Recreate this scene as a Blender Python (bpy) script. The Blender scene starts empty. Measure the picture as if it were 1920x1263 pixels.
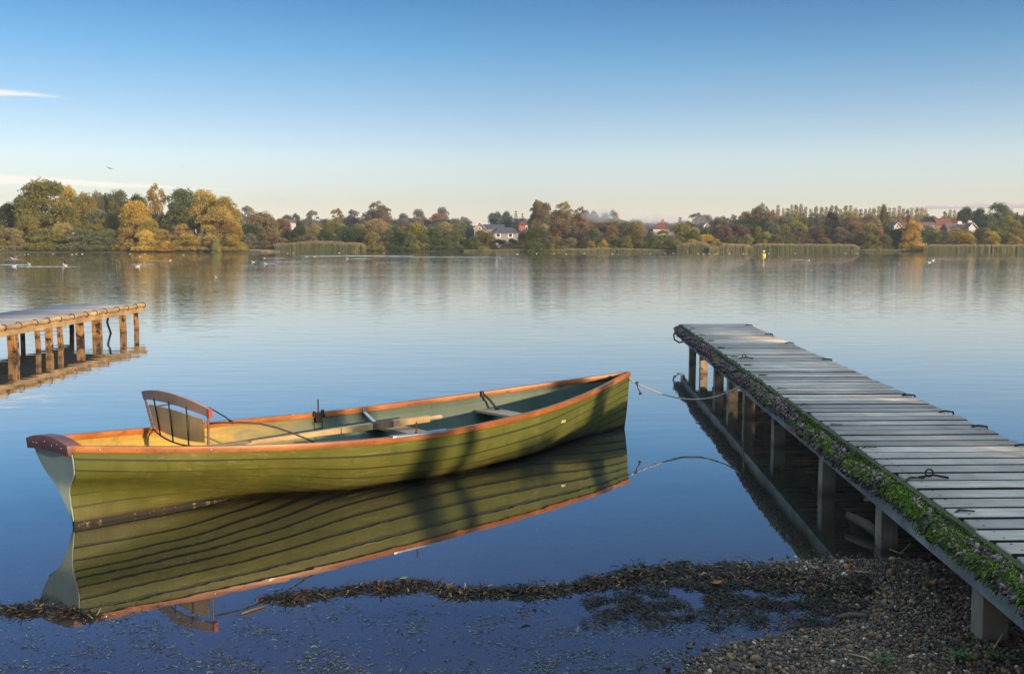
import bpy, bmesh, math, random
import numpy as np
from mathutils import Vector, Matrix
R = math.radians
random.seed(7); rng = np.random.default_rng(7)
S = bpy.context.scene; COL = S.collection

# ---------------------------------------------------------------- camera, world, sun, exposure
F_PX, HOR, CAM_H = 1880.0, 463.0, 1.6
PITCH = math.atan((631.5 - HOR) / F_PX)
cd = bpy.data.cameras.new('camera'); cam = bpy.data.objects.new('camera', cd); COL.objects.link(cam)
cam.location = (0, 0, CAM_H); cam.rotation_euler = (R(90) - PITCH, 0, 0)
cd.sensor_width = 36; cd.lens = 36 * F_PX / 1920; cd.clip_start = 0.05; cd.clip_end = 5000
S.camera = cam
SUN_AZ, SUN_EL = R(136), R(10)        # azimuth clockwise from +Y
sdir = Vector((math.sin(SUN_AZ) * math.cos(SUN_EL), math.cos(SUN_AZ) * math.cos(SUN_EL), math.sin(SUN_EL)))
sl = bpy.data.lights.new('sun', 'SUN'); sl.energy = 5.0; sl.angle = R(0.8); sl.color = (1.0, 0.70, 0.40)
so = bpy.data.objects.new('sun', sl); COL.objects.link(so); so.rotation_euler = sdir.to_track_quat('Z', 'Y').to_euler()
S.view_settings.view_transform = 'Standard'; S.view_settings.look = 'None'
S.view_settings.exposure = 0.45; S.view_settings.gamma = 1
S.cycles.max_bounces = 8; S.cycles.transparent_max_bounces = 12; S.cycles.caustics_reflective = False; S.cycles.caustics_refractive = False
S.cycles.volume_bounces = 0

class NT:
    """tiny node-tree helper"""
    def __init__(s, t): s.t = t; s.t.nodes.clear()
    def n(s, typ, ins=None, **kw):
        x = s.t.nodes.new(typ)
        for k, v in kw.items(): setattr(x, k, v)
        for k, v in (ins or {}).items():
            if hasattr(v, 'is_linked') or isinstance(v, bpy.types.NodeSocket): s.t.links.new(v, x.inputs[k])
            else: x.inputs[k].default_value = v
        return x
    def m(s, op, a, b=0.0, c=0.0, clamp=False):
        x = s.n('ShaderNodeMath', {0: a, 1: b, 2: c}, operation=op, use_clamp=clamp); return x.outputs[0]
    def mix(s, f, a, b, mode='MIX'):
        x = s.n('ShaderNodeMix', data_type='RGBA', blend_type=mode)
        for i, v in ((0, f), (6, a), (7, b)):
            if isinstance(v, bpy.types.NodeSocket): s.t.links.new(v, x.inputs[i])
            else: x.inputs[i].default_value = v if i == 0 else (*v[:3], 1)
        return x.outputs[2]
    def ramp(s, f, stops, interp='LINEAR'):
        x = s.n('ShaderNodeValToRGB', {0: f}); cr = x.color_ramp; cr.interpolation = interp
        while len(cr.elements) > len(stops): cr.elements.remove(cr.elements[-1])
        for i, (p, c) in enumerate(stops):
            e = cr.elements[i] if i < len(cr.elements) else cr.elements.new(p)
            e.position = p; e.color = (*c[:3], 1) if hasattr(c, '__len__') else (c, c, c, 1)
        return x.outputs[0]
    def noise(s, vec, scale, detail=3, rough=.55, dist=0.0):
        x = s.n('ShaderNodeTexNoise', {'Scale': scale, 'Detail': detail, 'Roughness': rough, 'Distortion': dist})
        if vec is not None: s.t.links.new(vec, x.inputs['Vector'])
        return x.outputs[0]
    def mapping(s, vec, scale=(1, 1, 1), rot=(0, 0, 0), loc=(0, 0, 0)):
        x = s.n('ShaderNodeMapping', {'Scale': scale, 'Rotation': rot, 'Location': loc}); s.t.links.new(vec, x.inputs[0]); return x.outputs[0]

W = bpy.data.worlds.new('World'); S.world = W; W.use_nodes = True
w = NT(W.node_tree)
sky = w.n('ShaderNodeTexSky', sky_type='NISHITA', sun_disc=False, sun_elevation=SUN_EL, sun_rotation=SUN_AZ,
          altitude=0, air_density=1.0, dust_density=0.6, ozone_density=2.0)
geo = w.n('ShaderNodeTexCoord').outputs['Generated']
sep = w.n('ShaderNodeSeparateXYZ', {0: geo}); dx, dy, dz = sep.outputs
elev = w.m('ARCSINE', dz)
ef = w.m('DIVIDE', elev, R(45), clamp=True)
tint = w.ramp(ef, [(0, (1.155, 1.027, 1.41)), (0.0555, (0.874, 0.784, 0.926)), (0.1084, (0.912, 0.825, 0.926)), (0.1734, (0.646, 0.692, 0.82)), (0.237, (0.396, 0.598, 0.765)), (0.2958, (0.268, 0.469, 0.675)), (0.49, (0.26, 0.33, 0.60)), (0.62, (0.42, 0.46, 0.66)), (0.8, (3.0, 2.6, 2.2)), (1, (8.6, 6.2, 4.0))])  # top stops brighten the sky above view as added ambient fill
# the sky is a little brighter towards the right, most of all low down
azf = w.m('MULTIPLY', w.m('MINIMUM', w.m('MAXIMUM', dx, 0.0), .55), w.m('MULTIPLY_ADD', ef, -2.2, .85, clamp=True))
tint = w.mix(1.0, tint, w.n('ShaderNodeCombineXYZ', {0: w.m('ADD', azf, 1.0), 1: w.m('ADD', azf, 1.0), 2: w.m('ADD', azf, 1.03)}).outputs[0], 'MULTIPLY')
skyc = w.mix(1.0, sky.outputs[0], tint, 'MULTIPLY')
# clouds placed by direction (gnomonic u,v about +Y)
ysafe = w.m('MAXIMUM', dy, 0.05)
u = w.m('DIVIDE', dx, ysafe); v = w.m('DIVIDE', dz, ysafe)
uv = w.n('ShaderNodeCombineXYZ', {0: u, 1: v, 2: 0.0}).outputs[0]
nz = w.noise(w.mapping(uv, (9, 60, 1)), 1.0, 5, .6)
nz3 = w.noise(w.mapping(uv, (22, 150, 1), (0, 0, R(6))), 1.0, 6, .65)
nz2 = w.noise(w.mapping(uv, (55, 110, 1)), 1.0, 5, .6)
def streak(u0, u1, v0, v1, half, soft, amp=1.0):
    # along-parameter, cross distance
    a = w.m('DIVIDE', w.m('SUBTRACT', u, u0), u1 - u0)
    vc = w.m('ADD', w.m('MULTIPLY', a, v1 - v0), v0)
    vc = w.m('ADD', vc, w.m('MULTIPLY', w.m('SUBTRACT', nz, .5), half * 1.6))
    d = w.m('ABSOLUTE', w.m('SUBTRACT', v, vc))
    th = w.m('MULTIPLY', w.m('SUBTRACT', 1.0, w.m('MAXIMUM', a, 0.0), clamp=True), half)
    cross = w.m('SUBTRACT', 1.0, w.m('DIVIDE', d, w.m('ADD', th, .0004)), clamp=True)
    edge = w.m('MULTIPLY', w.m('SUBTRACT', 1.0, a, clamp=True), amp)
    k = w.m('MULTIPLY', w.m('SMOOTH_MIN', cross, 1.0, .1), edge)
    return w.m('MULTIPLY', w.m('MULTIPLY', k, w.m('ADD', .45, nz)), w.n('ShaderNodeMapRange', {0: w.m('ADD', w.m('MULTIPLY', nz3, .7), w.m('MULTIPLY', k, .6)), 1: .42, 2: .72}).outputs[0], clamp=True)
c1 = streak(-.525, -.385, .1530, .1400, .0078, 0, 1.05)
c1b = streak(-.525, -.44, .182, .174, .003, 0, .35)
c2 = streak(-.56, -.22, .0690, .0535, .0075, 0, 2.2)
cl = w.m('MAXIMUM', w.m('MAXIMUM', c1, c1b), w.m('MULTIPLY', c2, .9))
skyc = w.mix(cl, skyc, (5.6, 5.1, 4.5))
# small cumulus bank low on the right
mu = w.n('ShaderNodeMapRange', {0: u, 1: .37, 2: .50}).outputs[0]
vb = w.m('ADD', .0385, w.m('MULTIPLY', mu, .0012))
hh = w.m('MULTIPLY', w.m('SUBTRACT', nz2, .30), w.m('ADD', .006, w.m('MULTIPLY', mu, .022)))
inb = w.m('MULTIPLY', w.m('GREATER_THAN', v, w.m('SUBTRACT', vb, .0016)), w.m('DIVIDE', w.m('SUBTRACT', w.m('ADD', vb, hh), v), .0012, clamp=True))
inb = w.m('MULTIPLY', inb, w.m('MULTIPLY', w.m('GREATER_THAN', dy, .1), w.m('MULTIPLY', mu, 5.0, clamp=True)))
topc = w.m('DIVIDE', w.m('SUBTRACT', v, vb), hh, clamp=True)
ccol = w.mix(topc, (2.6, 2.35, 2.45), (4.8, 3.9, 3.1))
skyc = w.mix(w.m('MULTIPLY', inb, .75), skyc, ccol)
bg = w.n('ShaderNodeBackground', {'Color': skyc, 'Strength': 0.15})
w.n('ShaderNodeOutputWorld', {0: bg.outputs[0]})

# ---------------------------------------------------------------- projection helpers (pixel of the photograph -> point in the place)
Fv = Vector((0, math.cos(PITCH), -math.sin(PITCH))); Uv = Vector((0, math.sin(PITCH), math.cos(PITCH)))
CP = Vector((0, 0, CAM_H))
def ray(px, py): return Fv + Vector((1, 0, 0)) * ((px - 960) / F_PX) + Uv * ((631.5 - py) / F_PX)
def at(px, py, z=0.0):
    d = ray(px, py); return CP + d * ((z - CAM_H) / d.z)
def aty(px, py, y):
    d = ray(px, py); return CP + d * (y / d.y)
def proj(P):
    q = Vector(P) - CP; k = q.dot(Fv); return (960 + F_PX * q.x / k, 631.5 - F_PX * q.dot(Uv) / k)

# ---------------------------------------------------------------- object helpers
def tag(o, label=None, cat=None, group=None, kind=None):
    if label: o['label'] = label
    if cat: o['category'] = cat
    if group: o['group'] = group
    if kind: o['kind'] = kind
    return o
def empty(name, loc=(0, 0, 0), rot=(0, 0, 0), label=None, cat=None, group=None):
    o = bpy.data.objects.new(name, None); COL.objects.link(o); o.location = loc; o.rotation_euler = rot
    o.empty_display_size = .1
    return tag(o, label, cat, group)
class MB:
    def __init__(s): s.v = []; s.f = []; s.mi = []
    def add(s, vs, fs, mi=0):
        b = len(s.v); s.v += [tuple(p) for p in vs]; s.f += [tuple(b + i for i in f) for f in fs]; s.mi += [mi] * len(fs)
    def box(s, c, size, mi=0, M=None):
        x, y, z = (k / 2 for k in size); c = Vector(c)
        vs = [Vector((a, b, d)) for a in (-x, x) for b in (-y, y) for d in (-z, z)]
        if M is not None: vs = [M @ p for p in vs]
        s.add([c + p for p in vs], [(0, 1, 3, 2), (4, 6, 7, 5), (0, 4, 5, 1), (2, 3, 7, 6), (0, 2, 6, 4), (1, 5, 7, 3)], mi)
    def beam(s, a, b, wd, ht, up=(0, 0, 1), mi=0):
        a = Vector(a); b = Vector(b); d = (b - a).normalized(); sd = d.cross(Vector(up)).normalized(); up = sd.cross(d)
        vs = [p + sd * i * wd / 2 + up * j * ht / 2 for p in (a, b) for i, j in ((-1, -1), (1, -1), (1, 1), (-1, 1))]
        s.add(vs, [(3, 2, 1, 0), (4, 5, 6, 7), (0, 1, 5, 4), (1, 2, 6, 5), (2, 3, 7, 6), (3, 0, 4, 7)], mi)
    def tube(s, pts, r, n=8, mi=0, caps=True):
        pts = [Vector(p) for p in pts]; rs = r if hasattr(r, '__len__') else [r] * len(pts)
        base = len(s.v); prev = None
        for i, p in enumerate(pts):
            t = (pts[min(i + 1, len(pts) - 1)] - pts[max(i - 1, 0)]).normalized()
            if prev is None: a = t.orthogonal().normalized()
            else: a = (prev - t * prev.dot(t)).normalized()
            prev = a; b = t.cross(a)
            s.v += [tuple(p + (a * math.cos(2 * math.pi * k / n) + b * math.sin(2 * math.pi * k / n)) * rs[i]) for k in range(n)]
        for i in range(len(pts) - 1):
            for k in range(n):
                s.f.append((base + i * n + k, base + i * n + (k + 1) % n, base + (i + 1) * n + (k + 1) % n, base + (i + 1) * n + k)); s.mi.append(mi)
        if caps:
            s.f.append(tuple(base + k for k in range(n))[::-1]); s.mi.append(mi)
            s.f.append(tuple(base + (len(pts) - 1) * n + k for k in range(n))); s.mi.append(mi)
    def build(s, name, mats, parent=None, smooth=False, bevel=0, loc=None, rot=None, angle=35):
        me = bpy.data.meshes.new(name); me.from_pydata(s.v, [], s.f)
        mats = mats if isinstance(mats, (list, tuple)) else [mats]
        for m in mats: me.materials.append(m)
        me.polygons.foreach_set('material_index', s.mi)
        bm = bmesh.new(); bm.from_mesh(me)
        bmesh.ops.recalc_face_normals(bm, faces=bm.faces)
        if bevel: bmesh.ops.bevel(bm, geom=[e for e in bm.edges if len(e.link_faces) == 2 and e.calc_face_angle(0) > .6], offset=bevel, segments=2, affect='EDGES', profile=.6)
        bm.to_mesh(me); bm.free()
        if smooth:
            me.polygons.foreach_set('use_smooth', [True] * len(me.polygons))
            if smooth == 'auto': me.set_sharp_from_angle(angle=R(angle))
        o = bpy.data.objects.new(name, me); COL.objects.link(o)
        if parent: o.parent = parent
        if loc is not None: o.location = loc
        if rot is not None: o.rotation_euler = rot
        return o
def npmesh(name, V, Fq, mats, mi=None, attr=None, smooth=False, parent=None):
    """fast mesh of equal-size faces from numpy arrays"""
    me = bpy.data.meshes.new(name); V = np.asarray(V, dtype=np.float32); Fq = np.asarray(Fq, dtype=np.int32)
    k = Fq.shape[1]; me.vertices.add(len(V)); me.vertices.foreach_set('co', V.ravel())
    me.loops.add(Fq.size); me.loops.foreach_set('vertex_index', Fq.ravel())
    me.polygons.add(len(Fq)); me.polygons.foreach_set('loop_start', np.arange(len(Fq), dtype=np.int32) * k)
    mats = mats if isinstance(mats, (list, tuple)) else [mats]
    for m in mats: me.materials.append(m)
    if mi is not None: me.polygons.foreach_set('material_index', np.asarray(mi, dtype=np.int32))
    if smooth: me.polygons.foreach_set('use_smooth', np.ones(len(Fq), dtype=bool))
    me.update(calc_edges=True)
    if attr is not None:
        a = me.attributes.new('rnd', 'FLOAT', 'POINT'); a.data.foreach_set('value', np.asarray(attr, dtype=np.float32))
    me.validate()
    o = bpy.data.objects.new(name, me); COL.objects.link(o)
    if parent: o.parent = parent
    return o

# ---------------------------------------------------------------- materials
MATS = {}
def mat(name, fn):
    if name in MATS: return MATS[name]
    m = bpy.data.materials.new(name); m.use_nodes = True; t = NT(m.node_tree); out = t.n('ShaderNodeOutputMaterial')
    sh = fn(t); t.t.links.new(sh, out.inputs[0]); MATS[name] = m; return m
def prin(t, col, rough=.6, metal=0.0, bump=None, bstr=.3, bdist=.01, spec=.5, coat=0.0):
    p = t.n('ShaderNodeBsdfPrincipled', {'Roughness': rough, 'Metallic': metal, 'Specular IOR Level': spec, 'Coat Weight': coat})
    if isinstance(col, bpy.types.NodeSocket): t.t.links.new(col, p.inputs[0])
    else: p.inputs[0].default_value = (*col, 1)
    if bump is not None:
        b = t.n('ShaderNodeBump', {'Strength': bstr, 'Distance': bdist, 'Height': bump}); t.t.links.new(b.outputs[0], p.inputs['Normal'])
    return p.outputs[0]
def wood(name, c1, c2, grain=(2, 30, 30), rough=.6, bstr=.4, blotch=None, coat=0.0, spec=.4, wet=False):
    def f(t):
        tc = t.n('ShaderNodeTexCoord').outputs['Object']
        g = t.noise(t.mapping(tc, grain), 1.0, 6, .65, .4)
        b = t.noise(tc, 2.2, 4, .6)
        col = t.mix(t.ramp(g, [(.3, 0), (.72, 1)]), c1, c2)
        col = t.mix(t.ramp(b, [(.35, 0), (.7, 1)]), col, tuple(x * .62 for x in c1))
        if wet: col = t.mix(t.m('MULTIPLY', t.n('ShaderNodeMapRange', {0: t.m('ADD', t.n('ShaderNodeSeparateXYZ', {0: tc}).outputs[2], t.m('MULTIPLY', b, .12)), 1: .13, 2: .05}).outputs[0], .85), col, (.04, .038, .024))
        if blotch: col = t.mix(t.ramp(t.noise(tc, blotch[1], 5, .7), [(blotch[2], 0), (blotch[2] + .12, 1)]), col, blotch[0])
        return prin(t, col, rough, bump=g, bstr=bstr, bdist=.004, coat=coat, spec=spec)
    return mat(name, f)
def plain(name, c, rough=.5, metal=0.0, var=.25, sc=30, **kw):
    def f(t):
        tc = t.n('ShaderNodeTexCoord').outputs['Object']; n = t.noise(tc, sc, 4, .6)
        col = t.mix(n, tuple(x * (1 - var) for x in c), tuple(min(1, x * (1 + var)) for x in c))
        return prin(t, col, rough, metal, bump=n, bstr=.15, bdist=.003, **kw)
    return mat(name, f)
def rndmat(name, stops, rough=.6, trans=0.0, spec=.4):
    """colour picked per little piece from the rnd attribute"""
    def f(t):
        a = t.n('ShaderNodeAttribute', attribute_name='rnd').outputs['Fac']
        col = t.ramp(a, stops, 'CONSTANT' if len(stops) > 4 else 'LINEAR')
        s = prin(t, col, rough, spec=spec)
        if trans:
            tr = t.n('ShaderNodeBsdfTranslucent', {0: col}).outputs[0]
            s = t.n('ShaderNodeMixShader', {0: trans, 1: s, 2: tr}).outputs[0]
        return s
    return mat(name, f)
def foliage_fn(t):
    oi = t.n('ShaderNodeObjectInfo').outputs['Color']
    a = t.n('ShaderNodeAttribute', attribute_name='rnd').outputs['Fac']
    tc = t.n('ShaderNodeTexCoord').outputs['Object']
    n = t.noise(tc, 5.0, 3, .6)
    k = t.m('ADD', t.m('MULTIPLY', a, .9), t.m('MULTIPLY', n, .9))
    col = t.mix(1.0, oi, t.ramp(t.m('MULTIPLY', k, .6), [(.1, (.6, .68, .62)), (.5, (1, 1, 1)), (.85, (1.45, 1.3, 1.0))]), 'MULTIPLY')
    d = t.n('ShaderNodeBsdfDiffuse', {0: col}).outputs[0]; tr = t.n('ShaderNodeBsdfTranslucent', {0: col}).outputs[0]
    return t.n('ShaderNodeMixShader', {0: .3, 1: d, 2: tr}).outputs[0]
M_FOL = mat('foliage', foliage_fn)
M_BARK = wood('bark', (.10, .08, .06), (.2, .16, .12), (6, 6, 2), .9)
M_METAL = plain('galvanised_metal', (.45, .46, .48), .38, .9)
M_BLACK = plain('black_rubber', (.012, .012, .014), .5)
M_RUST = plain('rusty_iron', (.09, .035, .018), .7, .3, .5, 80)

# ---------------------------------------------------------------- terrain: beach and lake bed
poly_px = [(1395, 1064), (1450, 1058), (1520, 1050), (1600, 1046), (1700, 1048), (1800, 1062), (2000, 1080), (2600, 1090), (3200, 1250), (3000, 2600), (300, 2600),
           (1150, 1420), (1270, 1275), (1300, 1232), (1385, 1205), (1480, 1188), (1560, 1172), (1592, 1150), (1565, 1126), (1500, 1106), (1440, 1094), (1400, 1082)]
POLY = np.array([at(x, y)[:2] for x, y in poly_px])
def sdist(P):
    """signed distance to the beach outline, positive inside"""
    P = np.asarray(P); d = np.full(len(P), 1e9); ins = np.zeros(len(P), bool)
    for i in range(len(POLY)):
        a = POLY[i]; b = POLY[(i + 1) % len(POLY)]; ab = b - a
        tt = np.clip(((P - a) @ ab) / (ab @ ab), 0, 1); q = a + tt[:, None] * ab
        d = np.minimum(d, np.hypot(*(P - q).T))
        c = ((a[1] > P[:, 1]) != (b[1] > P[:, 1])) & (P[:, 0] < (b[0] - a[0]) * (P[:, 1] - a[1]) / (b[1] - a[1] + 1e-12) + a[0]); ins ^= c
    return np.where(ins, d, -d)
def vnoise(P, sc, seed=0):
    P = np.asarray(P) * sc; r = np.zeros(len(P)); a = 1.0
    for o in range(3):
        q = P * (2 ** o) + seed * 17.3 + o * 5.1; i = np.floor(q).astype(int); f = q - i; f = f * f * (3 - 2 * f)
        def h(ix, iy): return (np.sin(ix * 127.1 + iy * 311.7) * 43758.5453) % 1.0
        r += a * ((h(i[:, 0], i[:, 1]) * (1 - f[:, 0]) + h(i[:, 0] + 1, i[:, 1]) * f[:, 0]) * (1 - f[:, 1]) + (h(i[:, 0], i[:, 1] + 1) * (1 - f[:, 0]) + h(i[:, 0] + 1, i[:, 1] + 1) * f[:, 0]) * f[:, 1] - .5); a *= .5
    return r
def ground_z(P):
    P = np.asarray(P, float); d = sdist(P) + .05 * vnoise(P, 6.0)
    up = .032 * (1 - np.exp(-np.maximum(d, 0) / .15)) + .02 * np.maximum(d - .3, 0)
    up = up + np.clip(2.6 - P[:, 1], 0, 2) * .10 * (d > 0)
    dn = -(.012 + .05 * (1 - np.exp(np.minimum(d, 0) / .8)) + .07 * np.maximum(-d - .5, 0))
    far = np.maximum(P[:, 1] - 4.6, 0) * -.05
    z = np.where(d > 0, up, np.maximum(dn + far, -1.6))
    return z + .006 * vnoise(P, 22.0, 3)
def bed_fn(t):
    g = t.n('ShaderNodeNewGeometry').outputs['Position']
    n1 = t.noise(g, 45, 4, .7); n2 = t.noise(g, 6, 4, .6); sp = t.noise(g, 110, 2, .5)
    col = t.mix(n1, (.04, .033, .024), (.10, .075, .045))
    col = t.mix(t.ramp(n2, [(.4, 0), (.65, 1)]), col, (.022, .018, .014))
    col = t.mix(t.ramp(sp, [(.66, 0), (.70, 1)]), col, (.42, .38, .12))
    return prin(t, col, .75, bump=n1, bstr=.6, bdist=.01)
M_BED = mat('wet_silt_and_gravel', bed_fn)
def grid(name, x0, x1, y0, y1, nx, ny, zf, m):
    X, Y = np.meshgrid(np.linspace(x0, x1, nx), np.linspace(y0, y1, ny)); P = np.stack([X.ravel(), Y.ravel()], 1); z = zf(P)
    i = np.arange(ny - 1)[:, None] * nx + np.arange(nx - 1)[None]; i = i.ravel()
    o = npmesh(name, np.column_stack([P, z]), np.stack([i, i + 1, i + nx + 1, i + nx], 1), m, smooth=True); return tag(o, kind='structure')
grid('beach', -4.5, 6.5, -2.0, 8.0, 480, 440, ground_z, M_BED)
# the land and the deep lake bed in one wide sheet with a hole for the near patch
def land_z(P):
    x, y = P.T
    shore = shore_y(x)
    far = np.clip((y - shore) / 6, -1, 1); up = np.where(y > shore, .45 + np.clip((y - shore - 15) * .012, 0, 7), 0)
    z = np.where(y > shore, np.minimum(up, .08 + (y - shore) * .12 + up * .3) , -1.6)
    # right bank beside the camera
    dr = x - (9.0 + .25 * np.maximum(y - 12, 0) + np.sin(y * .7) * .4)
    z = np.where((y < 9) & (dr > 0), np.maximum(z, np.minimum(.9, dr * .35)), z)
    db = -2.0 - y
    z = np.where(db > 0, np.maximum(z, np.minimum(1.0, db * .2)), z)
    return z
def shore_y(x):
    """distance of the far shoreline at world x"""
    xs = np.array([-420, -165, -120, -80, -79, -74, -60, 400]); ys = np.array([285, 292, 297, 300, 318, 352, 355, 352])
    return np.interp(x, xs, ys)
def grass_fn(t):
    g = t.n('ShaderNodeNewGeometry').outputs['Position']; n = t.noise(g, .25, 5, .6); n2 = t.noise(g, 3, 3, .6)
    col = t.mix(n, (.035, .04, .018), (.10, .085, .035)); col = t.mix(n2, col, (.05, .05, .02))
    return prin(t, col, .9, bump=n2, bstr=.6, bdist=.1)
M_GRASS = mat('rough_grass', grass_fn)
xs = np.concatenate([np.linspace(-900, -200, 15), np.linspace(-190, 250, 133), np.linspace(260, 900, 15)])
ys = np.concatenate([np.linspace(-60, -4, 15), [-2.01, 7.9], np.linspace(10, 80, 36), np.linspace(100, 270, 8), np.linspace(275, 372, 66), np.linspace(380, 1100, 20)])
xs = np.sort(np.concatenate([xs, [-4.4, 6.4], np.linspace(7, 20, 14)])); xs = xs[np.r_[True, np.diff(xs) > .3]]
X, Y = np.meshgrid(xs, ys); P = np.stack([X.ravel(), Y.ravel()], 1); Z = land_z(P)
nx = len(xs); i = (np.arange(len(ys) - 1)[:, None] * nx + np.arange(nx - 1)[None]).ravel()
cx = (P[i, 0] + P[i + 1, 0]) / 2; cy = (P[i, 1] + P[i + nx, 1]) / 2
keep = ~((cx > -4.45) & (cx < 6.45) & (cy > -2.02) & (cy < 7.95)); i = i[keep]
tag(npmesh('ground', np.column_stack([P, Z]), np.stack([i, i + 1, i + nx + 1, i + nx], 1), M_GRASS, smooth=True), kind='structure')

# ---------------------------------------------------------------- water
def water_fn(t):
    g = t.n('ShaderNodeNewGeometry').outputs['Position']
    sx, sy, sz = t.n('ShaderNodeSeparateXYZ', {0: g}).outputs
    near = t.n('ShaderNodeMapRange', {0: sy, 1: 7.0, 2: 24.0}).outputs[0]
    mid = t.n('ShaderNodeMapRange', {0: sy, 1: 24.0, 2: 60.0}).outputs[0]
    a = t.noise(t.mapping(g, (.9, 2.6, 1), (0, 0, R(4))), 1.0, 2, .5, .3)
    b = t.noise(t.mapping(g, (2.2, 7.0, 1), (0, 0, R(-6))), 1.0, 2, .5, .2)
    c = t.noise(t.mapping(g, (.35, .8, 1)), 1.0, 3, .55, .4)
    band = t.ramp(t.noise(t.mapping(g, (.02, .08, 1)), 1.0, 3, .6), [(.38, .25), (.6, 1)])
    h = t.m('ADD', t.m('MULTIPLY', a, .010), t.m('MULTIPLY', b, .0035))
    h = t.m('MULTIPLY', h, t.m('ADD', .075, t.m('MULTIPLY', near, .56)))
    h2 = t.m('MULTIPLY', t.m('ADD', t.m('MULTIPLY', c, .010), t.m('MULTIPLY', a, .007)), t.m('MULTIPLY', mid, t.m('MULTIPLY', band, 1.0)))
    h = t.m('ADD', h, h2)
    bp = t.n('ShaderNodeBump', {'Strength': 1.0, 'Distance': 1.0, 'Height': h}).outputs[0]
    fr = t.n('ShaderNodeFresnel', {'IOR': 1.333, 'Normal': bp}).outputs[0]
    gl = t.n('ShaderNodeBsdfGlossy', {'Color': (.97, .98, 1, 1), 'Roughness': .012, 'Normal': bp}).outputs[0]
    tr = t.n('ShaderNodeBsdfTransparent', {0: (.74, .71, .56, 1)}).outputs[0]
    df = t.n('ShaderNodeBsdfDiffuse', {0: (.085, .090, .078, 1)}).outputs[0]
    dp = t.n('ShaderNodeMapRange', {0: sy, 1: 5.0, 2: 12.0, 3: .26, 4: 1.0}).outputs[0]
    body = t.n('ShaderNodeMixShader', {0: dp, 1: tr, 2: df}).outputs[0]
    fr = t.ramp(fr, [(0, .14), (.13, .35), (.27, .61), (.38, .69), (.56, .71), (1, .96)])
    return t.n('ShaderNodeMixShader', {0: fr, 1: body, 2: gl}).outputs[0]
M_WATER = mat('lake_water', water_fn)
mb = MB(); mb.add([(-900, -2.5, 0), (900, -2.5, 0), (900, 420, 0), (-900, 420, 0)], [(0, 1, 2, 3)])
tag(mb.build('water', M_WATER), kind='structure')

# ================================================================ ROWING BOAT
A0 = at(145, 985); B0 = at(1171, 802); uu = (B0 - A0); BL = uu.length; uu.normalize(); YAW = math.atan2(uu.y, uu.x)
boat = empty('rowing_boat', A0, (R(-.5), 0, YAW), 'green clinker rowing boat with varnished orange rails moored to the right jetty', 'boat')
MB_W = Matrix.Translation(A0) @ Matrix.Rotation(YAW, 4, 'Z') @ Matrix.Rotation(R(-.5), 4, 'X'); MB_I = MB_W.inverted()
def bl(px, py, z): return MB_I @ at(px, py, z)      # pixel -> boat frame, on the plane z
tb = [-.04, 0, .05, .1, .2, .3, .4, .5, .6, .7, .8, .9, .95, 1.0, 1.012]
bb = [.191, .244, .318, .391, .517, .597, .632, .622, .576, .494, .369, .212, .115, .025, .010]
hb = [.510, .492, .472, .452, .417, .389, .370, .365, .375, .390, .418, .454, .472, .491, .496]
def smooth_tab(x, xp, fp):
    xp = np.array(xp); fp = np.array(fp); m = np.gradient(fp, xp)
    k = int(np.clip(np.searchsorted(xp, x) - 1, 0, len(xp) - 2)); h = xp[k + 1] - xp[k]; s = (x - xp[k]) / h
    return float((2*s**3-3*s**2+1)*fp[k] + (s**3-2*s**2+s)*h*m[k] + (-2*s**3+3*s**2)*fp[k+1] + (s**3-s**2)*h*m[k+1])
def hB(t): return smooth_tab(t, tb, bb)
def hH(t): return smooth_tab(t, tb, hb)
zkt = [-.04, .16, .25, .35, .5, .7, .85, .95, 1.0]; zkv = [.032, .030, -.005, -.055, -.085, -.085, -.075, -.06, -.045]
def hK(t): return float(np.interp(t, zkt, zkv))
SN = np.linspace(0, 1, 11)
SEC = {-.05: [.06, .07, .085, .11, .16, .32, .80, .93, .97, .99, 1], .03: [.05, .07, .09, .13, .22, .42, .80, .93, .97, .99, 1],
       .1: [.05, .08, .13, .22, .40, .62, .83, .93, .97, .99, 1], .2: [.04, .16, .32, .48, .62, .74, .83, .90, .95, .98, 1],
       .33: [.03, .42, .62, .73, .80, .86, .91, .95, .975, .99, 1], .5: [.03, .5, .68, .78, .85, .90, .94, .965, .985, .995, 1],
       .68: [.03, .48, .69, .79, .86, .91, .945, .97, .985, .995, 1], .82: [.04, .26, .46, .61, .72, .80, .865, .915, .95, .98, 1],
       .93: [.07, .18, .32, .45, .57, .67, .76, .84, .90, .95, 1], 1.02: [.3, .4, .5, .58, .66, .73, .8, .86, .91, .96, 1]}
def sec(t, nfine=60):
    ks = sorted(SEC); a = max([k for k in ks if k <= t], default=ks[0]); b = min([k for k in ks if k > t], default=ks[-1])
    w_ = 0 if a == b else (t - a) / (b - a); w_ = w_ * w_ * (3 - 2 * w_)
    y = np.array(SEC[a]) * (1 - w_) + np.array(SEC[b]) * w_
    s = np.linspace(0, 1, nfine); yy = np.interp(s, SN, y)
    yy = np.convolve(np.pad(yy, 3, mode='edge'), np.ones(7) / 7, 'valid'); yy[-1] = 1; yy[0] = y[0]
    zk = hK(t); return hB(t) * yy, zk + (hH(t) - zk) * s          # from keel to sheer
TS = list(np.linspace(-.026, 1.010, 56))
def xshift(t, s, side):
    """rake of transom / stem, fraction s of height"""
    k = max(0, 1 - (t + .026) / .10); st = max(0, (t - .95) / .06)
    return BL * (-.022 * (s - 1) * 1.0 * k * 1 + .009 * side * k * s) + st * .05 * (s - 1) * (1.4 - s)
NSTR = 8
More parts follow.
